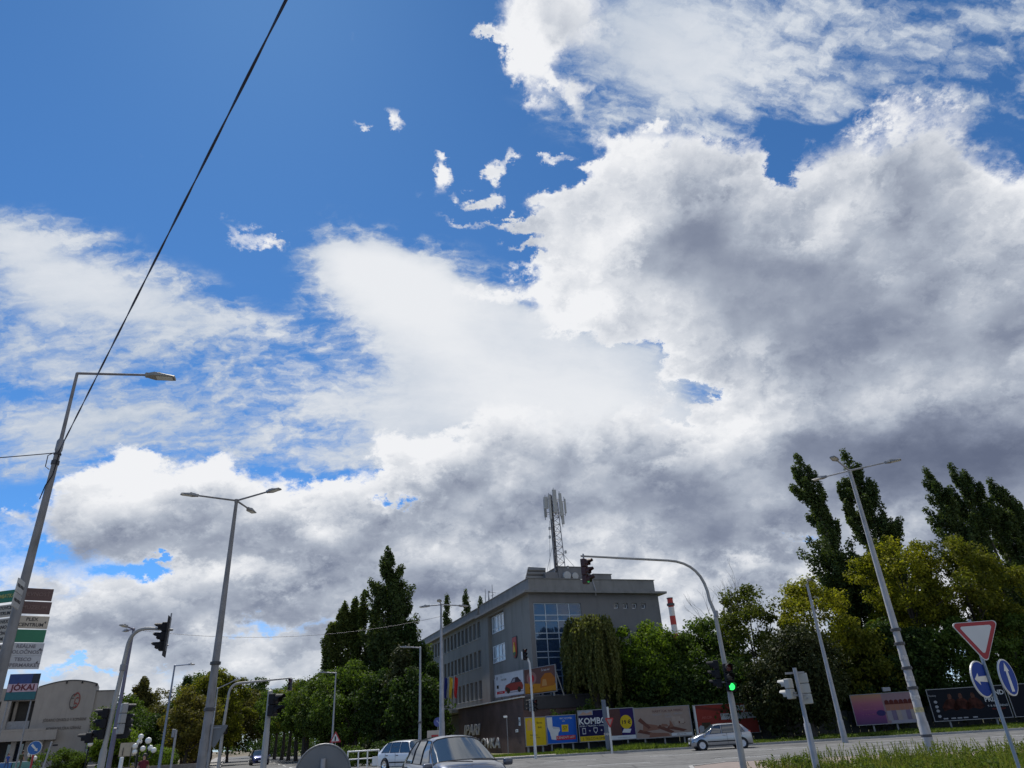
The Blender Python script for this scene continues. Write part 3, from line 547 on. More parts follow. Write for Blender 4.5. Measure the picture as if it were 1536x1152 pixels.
# annex in dark red brick along the pavement
brick = bpy.data.materials.new('red_brick'); brick.use_nodes = True
def brick_nodes():
    nt = brick.node_tree; b = nt.nodes['Principled BSDF']; b.inputs['Roughness'].default_value = .9
    tc = nt.nodes.new('ShaderNodeTexCoord'); mp = nt.nodes.new('ShaderNodeSeparateXYZ'); nt.links.new(tc.outputs['Object'], mp.inputs[0])
    ad = nt.nodes.new('ShaderNodeMath'); nt.links.new(mp.outputs[0], ad.inputs[0]); nt.links.new(mp.outputs[1], ad.inputs[1])
    cb = nt.nodes.new('ShaderNodeCombineXYZ'); nt.links.new(ad.outputs[0], cb.inputs[0]); nt.links.new(mp.outputs[2], cb.inputs[1])
    t = nt.nodes.new('ShaderNodeTexBrick'); nt.links.new(cb.outputs[0], t.inputs['Vector']); t.inputs['Scale'].default_value = 1
    t.inputs['Brick Width'].default_value = .25; t.inputs['Row Height'].default_value = .075; t.inputs['Mortar Size'].default_value = .008
    t.inputs['Color1'].default_value = (.105, .058, .05, 1); t.inputs['Color2'].default_value = (.085, .048, .043, 1); t.inputs['Mortar'].default_value = (.10, .075, .068, 1)
    n = nt.nodes.new('ShaderNodeTexNoise'); n.inputs['Scale'].default_value = .6; n.inputs['Detail'].default_value = 6; nt.links.new(tc.outputs['Object'], n.inputs['Vector'])
    mr = nt.nodes.new('ShaderNodeMapRange'); mr.inputs[1].default_value = .3; mr.inputs[2].default_value = .7; mr.inputs[3].default_value = .7; mr.inputs[4].default_value = 1.4; nt.links.new(n.outputs[0], mr.inputs[0])
    vm = nt.nodes.new('ShaderNodeVectorMath'); vm.operation = 'SCALE'; nt.links.new(t.outputs[0], vm.inputs[0]); nt.links.new(mr.outputs[0], vm.inputs['Scale']); nt.links.new(vm.outputs[0], b.inputs['Base Color'])
brick_nodes()
AX, AY = -2.33, -3.06
an = MB(); an.box((AX+3.6, AY+9.6, 2.0), (7.2, 19.2, 4.3)); an.build('annex_wall', brick, school)
ad = MB(); ad.box((AX+4.0, AY-.06, 3.7), (7.8, .1, .9)); ad.box((AX+7.7, AY+1.4, 2.0), (.9, 2.8, 4.2)); ad.build('annex_cladding', mat('black_cladding', (.035, .033, .035), .7), school)
cp = MB(); cp.box((AX-.02, AY+9.5, 4.21), (.34, 19.4, .09)); cp.build('coping', mat('pale_coping', (.55, .54, .52), .6), school)
cp2 = MB(); cp2.box((AX+3.7, AY+.1, 4.22), (7.1, .3, .1)); cp2.build('roof_edge', darkgrey, school)
en = MB(); en.box((AX+1.6, AY+26.6, 4.0), (4.6, 14.6, .32)); en.build('entrance_canopy', mat('canopy', (.20, .20, .20), .8), school)
eb = MB(); eb.box((1.0, AY+26, 1.9), (3.6, 13.4, 3.7)); eb.build('entrance_wall', mat('dark_entrance', (.025, .024, .024), .6), school)
letter = mat('letter_grey', (.40, .40, .42), .5, var=.05)
ip = text('lettering', 'IPARI', 1.32, letter, school, (AX-.06, AY+14.5, 2.05), -math.pi/2, .05, shear=.22, wscale=1.75, bold=.03)
pk = text('lettering', 'PRIEMYSLOVKA', 1.15, letter, school, (AX-.06, AY+13.1, .86), -math.pi/2, .05, shear=.1, wscale=1.78, bold=.02)
# small white plates near the brick corner
tag(MB().box((AX-.04, AY+.85, 2.42), (.03, .42, .62), bev=.01).build('notice_plate', pvc, None, loc=SL, rz=SA), 'tall white notice plate on the brick wall close to its corner', 'sign')
tag(MB().box((AX-.04, AY+1.6, 1.75), (.03, .62, .22), bev=.01).build('notice_plate', pvc, None, loc=SL, rz=SA), 'low wide white plate on the brick wall below the tall plate', 'sign')
for o in [q for q in C.objects if q.name.startswith('notice_plate')]:
    nm = text('lettering', 'H' if o.dimensions.z > .4 else 'SPŠ', .5 if o.dimensions.z > .4 else .16, darkgrey, o, (AX-.06, AY+(.85 if o.dimensions.z > .4 else 1.6), 2.42 if o.dimensions.z > .4 else 1.75), -math.pi/2, .002)
# ---- coat of arms on the tower face
crest = thing('crest_sign', 'red shield shaped crest with yellow tower on the grey corner block', 'crest', SL, SA)
def shield(w, h, n=8):
    P = [(-w, h), (w, h), (w, -.2*h)]
    for k in range(1, n): a = k/n*math.pi/2; P.append((w*math.cos(a), -.2*h-.8*h*math.sin(a)))
    P.append((0, -h))
    for k in range(n-1, 0, -1): a = k/n*math.pi/2; P.append((-w*math.cos(a), -.2*h-.8*h*math.sin(a)))
    P.append((-w, -.2*h)); return P
ml = Matrix.Rotation(-math.pi/2, 3, 'Z')
red_p = mat('crest_red', (.42, .02, .015), .45, var=.08); yel_p = mat('crest_yellow', (.70, .48, .03), .5, var=.08); grn_p = mat('crest_green', (.03, .12, .04), .5)
cc = (-.06, 4.15, 8.85)
MB().prism(shield(.62, .98), -.04, .06, ml, cc).build('shield_rim', darkgrey, crest)
MB().prism([(x, z) for x, z in shield(.55, .90)], -.07, -.04, ml, cc).build('shield_field', red_p, crest)
MB().prism([(-.42, -.42), (.42, -.42), (.3, -.62), (0, -.82), (-.3, -.62)], -.10, -.07, ml, cc).build('hill', grn_p, crest)
MB().prism([(-.24, -.42), (.24, -.42), (.24, .05), (.16, .05), (.16, .2), (.06, .2), (.06, .45), (-.06, .45), (-.06, .2), (-.16, .2), (-.16, .05), (-.24, .05)], -.12, -.07, ml, cc).build('tower', yel_p, crest)
# ---- phone mast on the roof
mast = thing('antenna_mast', 'lattice phone mast with panel antennas and drum dishes on the grey roof', 'mast', (3.61, 71, 15.74), R(20))
mz = 8.55
legs = [(-.62, -.3), (.62, -.3), (0, .75)]
for k, (x, y) in enumerate(legs):
    MB().tube([(x, y, -1.3), (x*.62, y*.62, mz-1.2)], .05, 6).build('leg', dullsteel, mast)
br = MB(); nseg = 11
for j in range(nseg):
    f0, f1 = j/nseg, (j+1)/nseg; s0, s1 = 1-.38*f0, 1-.38*f1; z0, z1 = -1.3+f0*(mz+.1), -1.3+f1*(mz+.1)
    for a in range(3):
        b_ = (a+1) % 3; pa, pb = legs[a], legs[b_]
        if j % 2: pa, pb = pb, pa
        br.tube([(pa[0]*s0, pa[1]*s0, z0), (pb[0]*s1, pb[1]*s1, z1)], .026, 4); br.tube([(pa[0]*s1, pa[1]*s1, z1), (pb[0]*s1, pb[1]*s1, z1)], .024, 4)
br.build('bracing', dullsteel, mast)
cl = MB(); cl.box((-.42, -.12, 3.4), (.26, .10, 9.6)); cl.tube([(-.1, .1, -1), (-.1, .1, 8.2)], .06, 6); cl.build('cable_ladder', mat('dark_cables', (.05, .045, .05), .7), mast)
ant = mat('antenna_grey', (.42, .42, .40), .5, var=.08)
for k, (x, y, z, h, wd) in enumerate(((-1.0, -.4, 7.2, 1.3, .42), (-.68, -.6, 6.7, 2.6, .26), (-.15, -.75, 7.3, 2.5, .44), (.55, -.6, 7.0, 2.5, .32), (.78, -.3, 6.2, 2.4, .3), (1.35, .1, 7.1, 1.6, .2), (.1, .9, 7.0, 2.0, .34), (-.8, .5, 6.9, 2., .3))):
    a = MB(); a.box((x, y, z), (wd, .16, h), bev=.04); a.build('panel_antenna', ant, mast)
    MB().tube([(x, y+.14, z-h/2-.25), (x, y+.14, z+h/2+.25)], .035, 6).build('antenna_pole', dullsteel, mast)
ring = MB()
for z in (6.2, 7.6):
    for a, b in (((-1, -.3), (1.35, .2)), ((-.8, .55), (.3, -.6)), ((.1, .9), (.8, -.2)), ((-.7, -.5), (.7, -.5))): ring.tube([a+(z,), b+(z,)], .03, 5)
ring.build('antenna_frame', dullsteel, mast)
for x, z in ((-.85, 3.6), (-.8, 4.5), (.75, 2.1), (.85, .55)): MB().box((x, -.3, z), (.2, .2, .3), bev=.03).build('radio_unit', ant, mast)
for x, y, z, r_ in ((.55, -.5, -.35, .42), (1.5, -.3, -.35, .36)):
    q = MB(); q.lathe([(r_*.9, -.25), (r_, -.2), (r_, .2), (r_*.95, .25), (0, .28)], 18, (x, y, z), Matrix.Rotation(R(90), 3, 'X')); q.build('drum_dish', ant, mast, smooth=True)
gy = MB()
for a, b in (((.5, .2, 2.2), (3.2, -.3, -1.2)), ((-.5, .2, 2.6), (-1.7, .4, -1.5)), ((-.6, 0, 5.4), (-1.2, -.2, -1.4))): gy.tube([a, b], .02, 4)
gy.build('guy_wire', dullsteel, mast)
# small aerials on the wing roof
for k, (px_, h, lab) in enumerate(((1.2, 2.1, 'thin whip aerial at the roof step, furthest from the corner'), (.0, 1.6, 'short pointed aerial between the whip and the cross aerial'), (-1.3, 2.1, 'aerial with crossed bars on the parapet nearest the corner'))):
    ae = thing('roof_aerial', lab, 'aerial', (SL[0]-math.sin(SA)*(14.6+px_)+math.cos(SA)*1.0, SL[1]+math.cos(SA)*(14.6+px_)+math.sin(SA)*1.0, 14.4), SA, 'aerials on the roof')
    MB().tube([(0, 0, 0), (0, 0, h)], [.05, .03] if k != 1 else [.16, .02], 6).build('rod', dullsteel, ae)
    if k == 2: MB().tube([(-.45, 0, h*.62), (.45, .1, h*.58)], .03, 5).tube([(0, -.4, h*.45), (.0, .5, h*.45)], .03, 5).box((-.4, 0, h*.62), (.14, .14, .2)).build('cross_bar', dullsteel, ae)
# ---- red and white chimney far behind
ch = thing('chimney', 'tall factory chimney banded red and white behind the trees', 'chimney', (60.42, 300, 0))
cr = mat('chimney_red', (.42, .05, .04), .7); cw = mat('chimney_white', (.62, .60, .58), .7)
for k in range(9):
    z0, z1 = 48.2-3.5*(k+1), 48.2-3.5*k
    MB().lathe([(1.15+.02*k+.02, z0), (1.15+.02*k, z1)], 20).build('band', cr if k % 2 == 0 else cw, ch, smooth=True)
MB().lathe([(2.2, 0), (1.4, 16.7)], 20).build('shaft', concretep, ch, smooth=True)
MB().lathe([(1.15, 45.2), (1.6, 45.3), (1.6, 46.2), (1.5, 46.2), (1.2, 46.1)], 20).lathe([(1.2, 48.1), (1.35, 48.2), (1.3, 48.5), (.9, 48.5)], 20).build('gallery', darkgrey, ch)

# ---------------------------------------------------------------- the pale theatre on the left
stone = mat('theatre_stone', (.33, .30, .27), .9, var=.08, vscale=.5, bump=.12, bscale=9, dirt=.15)
TL = (-61.33, 98.5, 0.9); TA = R(28)
th = thing('theatre_building', 'pale stone clad theatre with curved roofline and mask emblem', 'theatre', TL, TA)
th.scale = (.66, .8, 1)
# local x runs along the front, y goes back
def arc(x0, x1, zc, rise, n=12): return [(x0+(x1-x0)*k/n, zc+rise*math.sin(math.pi*(.12+.88*k/n)*.82)) for k in range(n+1)]
tw = MB(); top = arc(-5.2, 5.0, 9.05, 1.1)
tw.prism([(-5.2, 0), (5.0, 0)]+top[::-1], 0, 9); tw.build('front_wall', stone, th)
rim_ = MB()
for (xa, za), (xb, zb) in zip(top, top[1:]): rim_.prism([(xa, za), (xb, zb), (xb, zb+.14), (xa, za+.14)], -.08, 9)
rim_.build('roof_edge', darkgrey, th)
sw = MB(); sw.box((6.9, 1.8, 4.35+.0), (3.75, 3, 8.9)); sw.build('side_wall', stone, th)
sr = MB(); sr.box((6.9, 1.8, 8.86), (3.9, 3.2, .12)); sr.build('side_roof', darkgrey, th)
lw = MB()
for b in ((-12.5, 2.2, 8.65, 14.5, 3, 1.5), (-17.2, 1.6, 6.0, 5.0, 3, 4.2), (-9.9, 1.4, 6.2, 1.6, 3, 3.6)): lw.box(b[:3], b[3:])
lw.build('upper_wall', stone, th)
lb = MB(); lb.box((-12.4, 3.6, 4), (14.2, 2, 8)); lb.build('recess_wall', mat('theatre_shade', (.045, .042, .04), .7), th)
ba = MB(); ba.box((-9.0, -.9, 3.75), (17.5, 1.8, 1.15)); ba.box((-9.2, -.9, 4.4), (14, 1.9, .25)); ba.build('balcony', stone, th)
for x in (-16.2, -10.6, -7.0, -2.6): MB().box((x, -.4, 1.6), (.8, .8, 3.2)).build('pillar', stone, th)
for x in (-12.6, -8.4): MB().box((x, 2.2, 6.2), (.5, 1, 3.6)).build('upper_pillar', stone, th)
MB().box((-12.4, .35, 5.05), (14, .08, .9)).build('rail', dullsteel, th)
gl = MB(); gl.box((6.9, .28, 2.3), (3.6, .08, 3.8)); gl.build('glazed_entrance', glassmat('theatre_glass', (.03, .035, .05)), th)
for k in range(4): MB().box((5.2+1.13*k, .20, 2.3), (.06, .08, 3.8)).build('mullion', darkgrey, th)
for k in range(3): MB().box((-15.4+4.2*k, 2.55, 1.5), (2.6, .06, 2.8)).build('door', glassmat('theatre_glass'), th)
lt = mat('letter_dark', (.10, .085, .08), .5)
text('lettering', 'JÓKAIHO DIVADLO V KOMÁRNE', .50, lt, th, (.55, -.04, 5.45), 0, .03)
text('lettering', 'KOMÁROMI JÓKAI SZÍNHÁZ', .46, lt, th, (.65, -.04, 4.45), 0, .03)
for x in (-.5, 2.2, 4.8): MB().box((x, -.12, 9.95 if x < 3 else 9.6), (.26, .26, .3), bev=.03).build('floodlight', black, th)
# emblem: two plain overlapping face outlines
em = thing('mask_emblem', 'red and black pair of mask outlines fixed high on the theatre front', 'emblem', TL, TA); em.scale = (.66, .8, 1)
rdm = mat('emblem_red', (.30, .045, .035), .5)
def ell(cx, cz, rx, rz, a0, a1, n=18, tw=0): return [(cx+rx*math.cos(R(a0+(a1-a0)*k/n)), -.1, cz+rz*math.sin(R(a0+(a1-a0)*k/n))) for k in range(n+1)]
MB().tube(ell(1.35, 7.6, .62, .92, 60, 330), .06, 6).tube(ell(1.25, 7.1, .3, .22, 190, 350), .055, 6).tube(ell(1.12, 7.9, .2, .12, 20, 170), .05, 6).build('black_mask', lt, em)
MB().tube(ell(1.75, 7.75, .6, .9, -110, 150), .07, 6).tube(ell(1.9, 7.95, .2, .12, 10, 170), .055, 6).tube(ell(1.8, 7.2, .28, .2, 10, 170), .055, 6).tube([(1.6, -.1, 7.95), (1.52, -.1, 7.5), (1.66, -.1, 7.45)], .05, 6).build('red_mask', rdm, em)
# poster hoarding in front, on the wall left of the front
ps = thing('theatre_poster', 'blue and teal theatre poster panel behind the concrete sign pole', 'poster', (-41.18, 60, 0), R(20))
pb = mat('poster_blue', (.03, .06, .19), .6); pt = mat('poster_teal', (.02, .12, .14), .6); pp = mat('poster_pink', (.50, .36, .42), .6); pk_ = mat('poster_black', (.02, .025, .04), .6)
pz = 7.1
MB().box((0, .06, pz), (2.15, .1, 2.0)).build('panel', darkgrey, ps)
MB().box((-.24, -.004, pz+.62), (1.6, .03, .74)).build('upper_print', pb, ps); MB().box((.8, -.004, pz+.62), (.46, .03, .74)).build('dark_print', pk_, ps)
MB().box((0, -.004, pz-.05), (2.08, .03, .6)).build('middle_print', pp, ps); MB().box((0, -.004, pz-.65), (2.08, .03, .58)).build('lower_print', pt, ps)
text('lettering', 'JÓKAI', .62, mat('poster_maroon', (.12, .02, .03), .6), ps, (.05, -.03, pz-.05), 0, .01, bold=.02)
for x in (-.8, .8): MB().tube([(x, .16, 0), (x, .16, pz+.9)], .06, 8).build('post', dullsteel, ps)
# floodlit globes on candelabra, one single and two clusters
globe = mat('opal_globe', (.78, .78, .74), .35, var=.04)
def candelabra(loc, items, label, h):
    t = thing('globe_lamp', label, 'lamp', loc, 0, 'globe lamps by the theatre')
    MB().tube([(0, 0, 0), (0, 0, .5), (0, 0, h)], [.09, .06, .045], 8).build('post', black, t)
    for x, y, z, r_ in items:
        MB().lathe([(.02, -r_), (r_*.55, -r_*.85), (r_*.95, -r_*.35), (r_, 0), (r_*.87, r_*.5), (r_*.5, r_*.87), (0, r_)], 14, (x, y, z)).build('globe', globe, t, smooth=True)
        if abs(x)+abs(y) > .02: MB().tube([(0, 0, z-r_-.35), (x*.7, y*.7, z-r_-.3), (x, y, z-r_)], .03, 6).build('bracket', black, t)
candelabra((-40.32, 62, 0.3), [(0, 0, 2.62, .2), (.28, .1, 2.42, .2), (-.12, -.2, 2.1, .18), (-.32, .1, 1.9, .2), (.05, .2, 1.6, .18)], 'cluster of five white globe lamps beside the theatre balcony', 2.4)
candelabra((-38.24, 66, 0.4), [(.1, 0, 2.35, .21)], 'single white globe lamp before the dark theatre entrance', 2.2)
candelabra((-30.76, 60, 0), [(0, 0, 2.95, .2), (-.1, .1, 2.6, .2), (-.32, 0, 2.3, .2), (-.18, -.2, 1.9, .18), (.2, .2, 2.1, .2)], 'globe lamp cluster above the walker in red', 2.7)
candelabra((-26.05, 52, 0), [(-.05, 0, 2.5, .2), (.1, .1, 2.05, .18), (.42, 0, 1.9, .17)], 'three globe lamp right of the walker in red', 2.3)

# ---------------------------------------------------------------- lamps, signals, signs, wires
lens_off = mat('lens_dark', (.03, .02, .02), .25, var=0)
led = mat('led_glass', (.62, .60, .52), .3, var=.05)
greylamp = mat('lamp_head_grey', (.30, .29, .275), .5, .2, var=.08)
def lamp_arm(t, a, b, m, r=.035, head=.62, hm=None):
    """bracket from a to b in the lamp's own frame, luminaire on its end"""
    a, b = Vector(a), Vector(b); d = (b-a); L = d.length; d.normalize()
    arm = MB(); arm.tube([a, b-d*head*.85], [r*1.15, r], 8); ao = arm.build('arm', m, t, smooth=True)
    q = Matrix.Identity(3); x = d; y = Vector((0, 0, 1)).cross(x).normalized(); z = x.cross(y); q = Matrix((x, y, z)).transposed()
    h = MB(); w = .15*head/.62
    h.add([q @ Vector(p)+b for p in [(-head, -w*.5, -.045), (-head, w*.5, -.045), (-head*.75, w, -.05), (0, w*.85, -.035), (0, -w*.85, -.035), (-head*.75, -w, -.05),
                                     (-head, -w*.4, .04), (-head, w*.4, .04), (-head*.75, w*.8, .055), (0, w*.6, .01), (0, -w*.6, .01), (-head*.75, -w*.8, .055)]],
          [(0, 1, 2, 3, 4, 5), (11, 10, 9, 8, 7, 6), (0, 6, 7, 1), (1, 7, 8, 2), (2, 8, 9, 3), (3, 9, 10, 4), (4, 10, 11, 5), (5, 11, 6, 0)])
    h.box(q @ Vector((-head*.62, 0, .07))+b, (.07, .07, .05)); h.box(q @ Vector((-head*1.0, 0, 0))+b, (.12, .1, .1), m=q)
    ho = h.build('lamp_head', hm or greylamp, t)
    l = MB(); l.box(q @ Vector((-head*.38, 0, -.05))+b, (head*.6, w*1.3, .02), m=q); l.build('lens', led, ho)
def lamp(label, xy, h, tips, m=steel, r0=.13, r1=.06, base=None, name='street_lamp', group='street lamps', head=.62, bands=(), armr=.035):
    t = thing(name, label, 'street lamp', (xy[0], xy[1], 0), 0, group)
    p = MB()
    if base: p.tube([(0, 0, -.1), (0, 0, base), (0, 0, base+.05), (0, 0, h)], [r0*1.25, r0*1.12, r0, r1], 14)
    else: p.tube([(0, 0, -.1), (0, 0, h*.3), (0, 0, h*.3+.03), (0, 0, h)], [r0, r0*.9, r0*.78, r1], 14)
    p.build('pole', m, t, smooth=True)
    for z in bands: MB().lathe([(r0*1.05, z-.06), (r0*1.18, z-.05), (r0*1.18, z+.05), (r0*1.05, z+.06)], 14).build('clamp_band', darkgrey, t)
    MB().lathe([(r1*1.2, h-.12), (r1*1.25, h+.02), (0, h+.05)], 10).build('cap', m, t)
    for tip in tips: lamp_arm(t, (0, 0, h-.03), (tip[0]-xy[0], tip[1]-xy[1], tip[2]), m, head=head, r=armr)
    return t
# tall grey concrete pole with three heads, left of the side street
lamp('tall grey pole with three lamp heads left of the side street', (-11.96, 28.02), 11.05, [(-13.75, 26.75, 11.05), (-9.85, 27.15, 11.15), (-11.83, 29.75, 11.0)], concretep, .165, .065, base=2.0, bands=(4.6, 3.0))
# white steel pole with three heads on the right island
lamp('tall whitish pole with three lamp heads beside the give way sign', (15.49, 31.03), 11.7, [(14.2, 32.2, 11.7), (17.4, 29.95, 11.72), (13.95, 29.1, 11.75)], mat('pale_pole', (.40, .39, .385), .6, .15, var=.12, vscale=2.5, dirt=.35), .17, .075, base=1.1, bands=(.62, 2.35, 3.1, 4.05, 4.6))
wl_ = [o for o in C.objects if o.get('label', '').startswith('tall whitish')][0]
for z_, a_, c_ in ((1.55, -100, 'sticker_yellow'), (2.0, -70, 'sticker_pale'), (3.5, -110, 'sticker_pale'), (2.7, -60, 'sticker_pale')):
    MB().lathe([(.188-.0085*z_, z_-.09), (.188-.0085*z_, z_+.09)], 20, cap=False).build('band_paper', mat(c_, (.45, .40, .22) if 'yellow' in c_ else (.48, .46, .43), .8, var=.35, vscale=12), wl_)
# slim lamps further off
lamp('slim blue grey single arm lamp beyond the walker in red', (-24.12, 50), 6.98, [(-21.94, 48, 6.77)], mat('blue_steel', (.20, .23, .29), .5, .3, var=.1), .10, .05)
lamp('single arm lamp with pale bracket before the left poplars', (-15.65, 60), 6.75, [(-17.07, 60, 6.87)], steel, .10, .05)
lamp('single arm lamp at the edge of the dark trees left of the school', (-7.64, 52), 7.39, [(-9.09, 52, 7.52)], steel, .12, .06, bands=(2.6,))
lamp('tall three head lamp in front of the school wing', (-5.32, 45), 9.1, [(-6.72, 45.2, 9.05), (-3.75, 46.3, 9.1), (-5.24, 43.3, 9.1)], steel, .15, .06, base=2.4)
lamp('grey lamp pole half hidden by the dark pine by the billboards', (18.58, 47), 9.26, [(18.01, 45, 9.28)], steel, .15, .07, base=1.2)
lamp('far lamp with a raised white arm between the street trees', (-26, 62), 6.27, [(-23.55, 60, 6.74)], steel, .09, .05)
# dark pole with two heads behind the left signal arm
lamp('dark two head lamp pole right behind the left signal arm', (-21.94, 40), 7.96, [(-21.9, 38.6, 7.99), (-23.1, 41.1, 8.04)], mat('purple_grey_pole', (.15, .14, .19), .5, .2, var=.1), .10, .06, base=3.9)
# concrete pole with the direction boards and the overhead wires
cpole = thing('sign_pole', 'concrete lamp pole carrying direction boards and overhead wires', 'lamp pole', (-10.53, 14.6, 0))
MB().tube([(0, 0, -.1), (0, 0, 2.2), (0, 0, 3.2), (0, 0, 8.2)], [.135, .12, .105, .062], 16).build('pole', concretep, cpole, smooth=True)
MB().lathe([(.064, 7.95), (.078, 7.98), (.078, 8.2), (.05, 8.26)], 14).build('collar', dullsteel, cpole, smooth=True)
MB().tube([(0, 0, 8.1), (-.03, 0, 10.0)], [.042, .034], 12).tube([(-.03, 0, 9.99), (1.5, .35, 10.02)], [.032, .028], 10).build('arm', brownsteel, cpole, smooth=True)
lamp_arm(cpole, (1.45, .34, 10.02), (2.12, .52, 10.0), brownsteel, .034, .62, mat('lamp_head_tan', (.30, .275, .225), .5, .1))
MB().lathe([(.07, 7.62), (.085, 7.63), (.085, 7.72), (.07, 7.73)], 14).lathe([(.07, 7.86), (.08, 7.87), (.08, 7.9), (.07, 7.91)], 14).build('wire_clamp', darkgrey, cpole)
MB().tube([(-.05, -.06, 7.9), (-.2, -.02, 7.86), (-.17, -.05, 7.58), (-.06, -.06, 7.5)], .010, 6).tube([(.075, -.05, 7.86), (.08, -.09, 7.35), (-.02, -.10, 7.1), (-.10, -.06, 6.8)], .012, 6).build('loose_cable', black, cpole)
cablem = mat('cable_black', (.03, .03, .055), .55, var=0)
def cable(label, pts, r=.022, sag=0., name='overhead_wire', n=24):
    a, b = Vector(pts[0]), Vector(pts[1]); P = [a.lerp(b, k/n)-Vector((0, 0, sag*4*(k/n)*(1-k/n))) for k in range(n+1)]
    return tag(MB().tube(P, r, 6).build(name, cablem, None, smooth=True), label, 'wire')
a = Vector((-10.48, 14.55, 7.92)); b = Vector((-2, 4.3, 8.15)); b2 = b+(b-a)*1.6
tw_ = thing('overhead_wire', 'thick dark twisted wire running up from the concrete pole across the sky', 'wire')
for ph in (0, 1):
    P = []
    for k in range(161):
        q = a.lerp(b2, k/160)-Vector((0, 0, .05*4*(k/160)*(1-k/160))); an = k*.55+ph*math.pi
        P.append(q+Vector((math.cos(an)*.009, 0, math.sin(an)*.009)))
    MB().tube(P, .0095, 5).build('strand', cablem, tw_, smooth=True)
a = Vector((-10.62, 14.6, 7.92)); b = Vector((-11.6, 14.27, 7.8)); cable('thin wire leaving the concrete pole to the left', (a, a+(b-a)*6), .012, .1)
cable('faint wire between the dark lamp pole and the three head lamp by the school', ((-21.76, 40, 7.88), (-5.39, 45, 8.35)), .010, .75)
# direction boards: leftward boards, rightward boards and two turned plates high on the pole
tan_ = mat('board_tan', (.50, .43, .34), .5, var=.06); grn = mat('board_green', (.02, .17, .085), .5, var=.06); brn = mat('board_brown', (.115, .062, .055), .5, var=.08); gry = mat('board_grey', (.46, .46, .47), .5, var=.06)
ink = mat('ink', (.05, .045, .045), .6, var=0); ink_w = mat('ink_white', (.7, .7, .68), .5, var=0); ink_y = mat('ink_yellow', (.45, .40, .10), .5, var=0)
def board(label, z, m, side, L, txt, tm=None, rz=None, hgt=.25, sh=0.):
    rz = rz if rz is not None else (R(-14) if side < 0 else R(36)); rz = rz
    t = thing('direction_sign', label, 'direction sign', (-10.53, 14.6, z), rz, 'direction boards on the concrete pole')
    x0 = .06; cx = side*(x0+L/2)
    MB().box((cx, -.02, 0), (L, .025, hgt), bev=.008).build('panel', m, t)
    MB().box((side*.12, .01, hgt*.3), (.1, .04, .03)).box((side*.12, .01, -hgt*.3), (.1, .04, .03)).build('bracket', dullsteel, t)
    for k, s in enumerate(txt):
        text('lettering', s, .095 if len(txt) > 1 else .11, tm or ink, t, ((cx-.03) if side > 0 else -.12, -.036, (.055-.11*k) if len(txt) > 1 else 0), 0, .002, 'CENTER' if side > 0 else 'RIGHT', bold=.002)
    if side > 0 and m in (gry, tan_): MB().prism([(cx+L*.36, .0), (cx+L*.42, .03), (cx+L*.42, -.03)], -.036, -.034).build('arrow', ink, t)
zl = [4.74+.0, 4.44, 4.16, 3.93, 3.65, 3.4]
board('green board with yellow lettering, topmost on the left of the pole', zl[0], grn, -1, 1.3, ['MESTSKÁ PAMIATKA'], ink_y)
board('tan board directly below the green one on the left of the pole', zl[1], tan_, -1, 1.3, ['MARTOVCE', 'CENTRUM'])
board('tan board third from the top on the left of the pole', zl[2], tan_, -1, 1.3, ['TAX NOVEX', 'KOMÁRNO'])
board('tan board fourth from the top on the left of the pole', zl[3], tan_, -1, 1.3, ['STADIÓN', 'ZOMAR M.'])
board('tan board fifth from the top on the left of the pole', zl[4], tan_, -1, 1.3, ['SKLAD', 'RÁROM'])
board('orange tan board, lowest on the left of the pole', zl[5], mat('board_orange', (.42, .28, .15), .5), -1, 1.3, ['PENZIÓN'])
zr = [4.76, 4.49, 4.2, 3.93, 3.67, 3.42]
board('dark brown board, topmost on the right of the pole', zr[0], brn, 1, .50, ['PEVNOSŤ'], mat('ink_brown', (.2, .13, .11), .6))
board('dark brown board, second on the right of the pole', zr[1], brn, 1, .52, ['MÚZEUM'], MATS['ink_brown'])
board('tan board below the brown pair on the right of the pole', zr[2], tan_, 1, .54, ['PLEX', 'CENTRUM'])
board('plain green board on the right of the pole', zr[3], grn, 1, .54, [])
board('grey board just below the green one on the right of the pole', zr[4], gry, 1, .56, ['REÁLNE', 'SPOLOČNOSŤ'], mat('ink_grey', (.16, .15, .17), .6))
board('grey board, lowest on the right of the pole', zr[5], gry, 1, .56, ['TESCO', 'SUPERMARKET'], MATS['ink_grey'])
pale_b = mat('board_pale', (.50, .48, .44), .5)
for lab, zz_, o in (('pale plate turned edgeways, upper of the two on the pole', 4.81, .0), ('pale plate turned edgeways, lower of the two on the pole', 4.53, -.03)):
    t = thing('direction_sign', lab, 'direction sign', (-10.50, 14.44, zz_), R(112), 'direction boards on the concrete pole')
    MB().box((-.33, -.1, 0), (.52, .025, .27), bev=.008).build('panel', pale_b, t); text('lettering', 'PARKOVISKO', .085, ink, t, (-.33, -.115, 0), 0, .002)
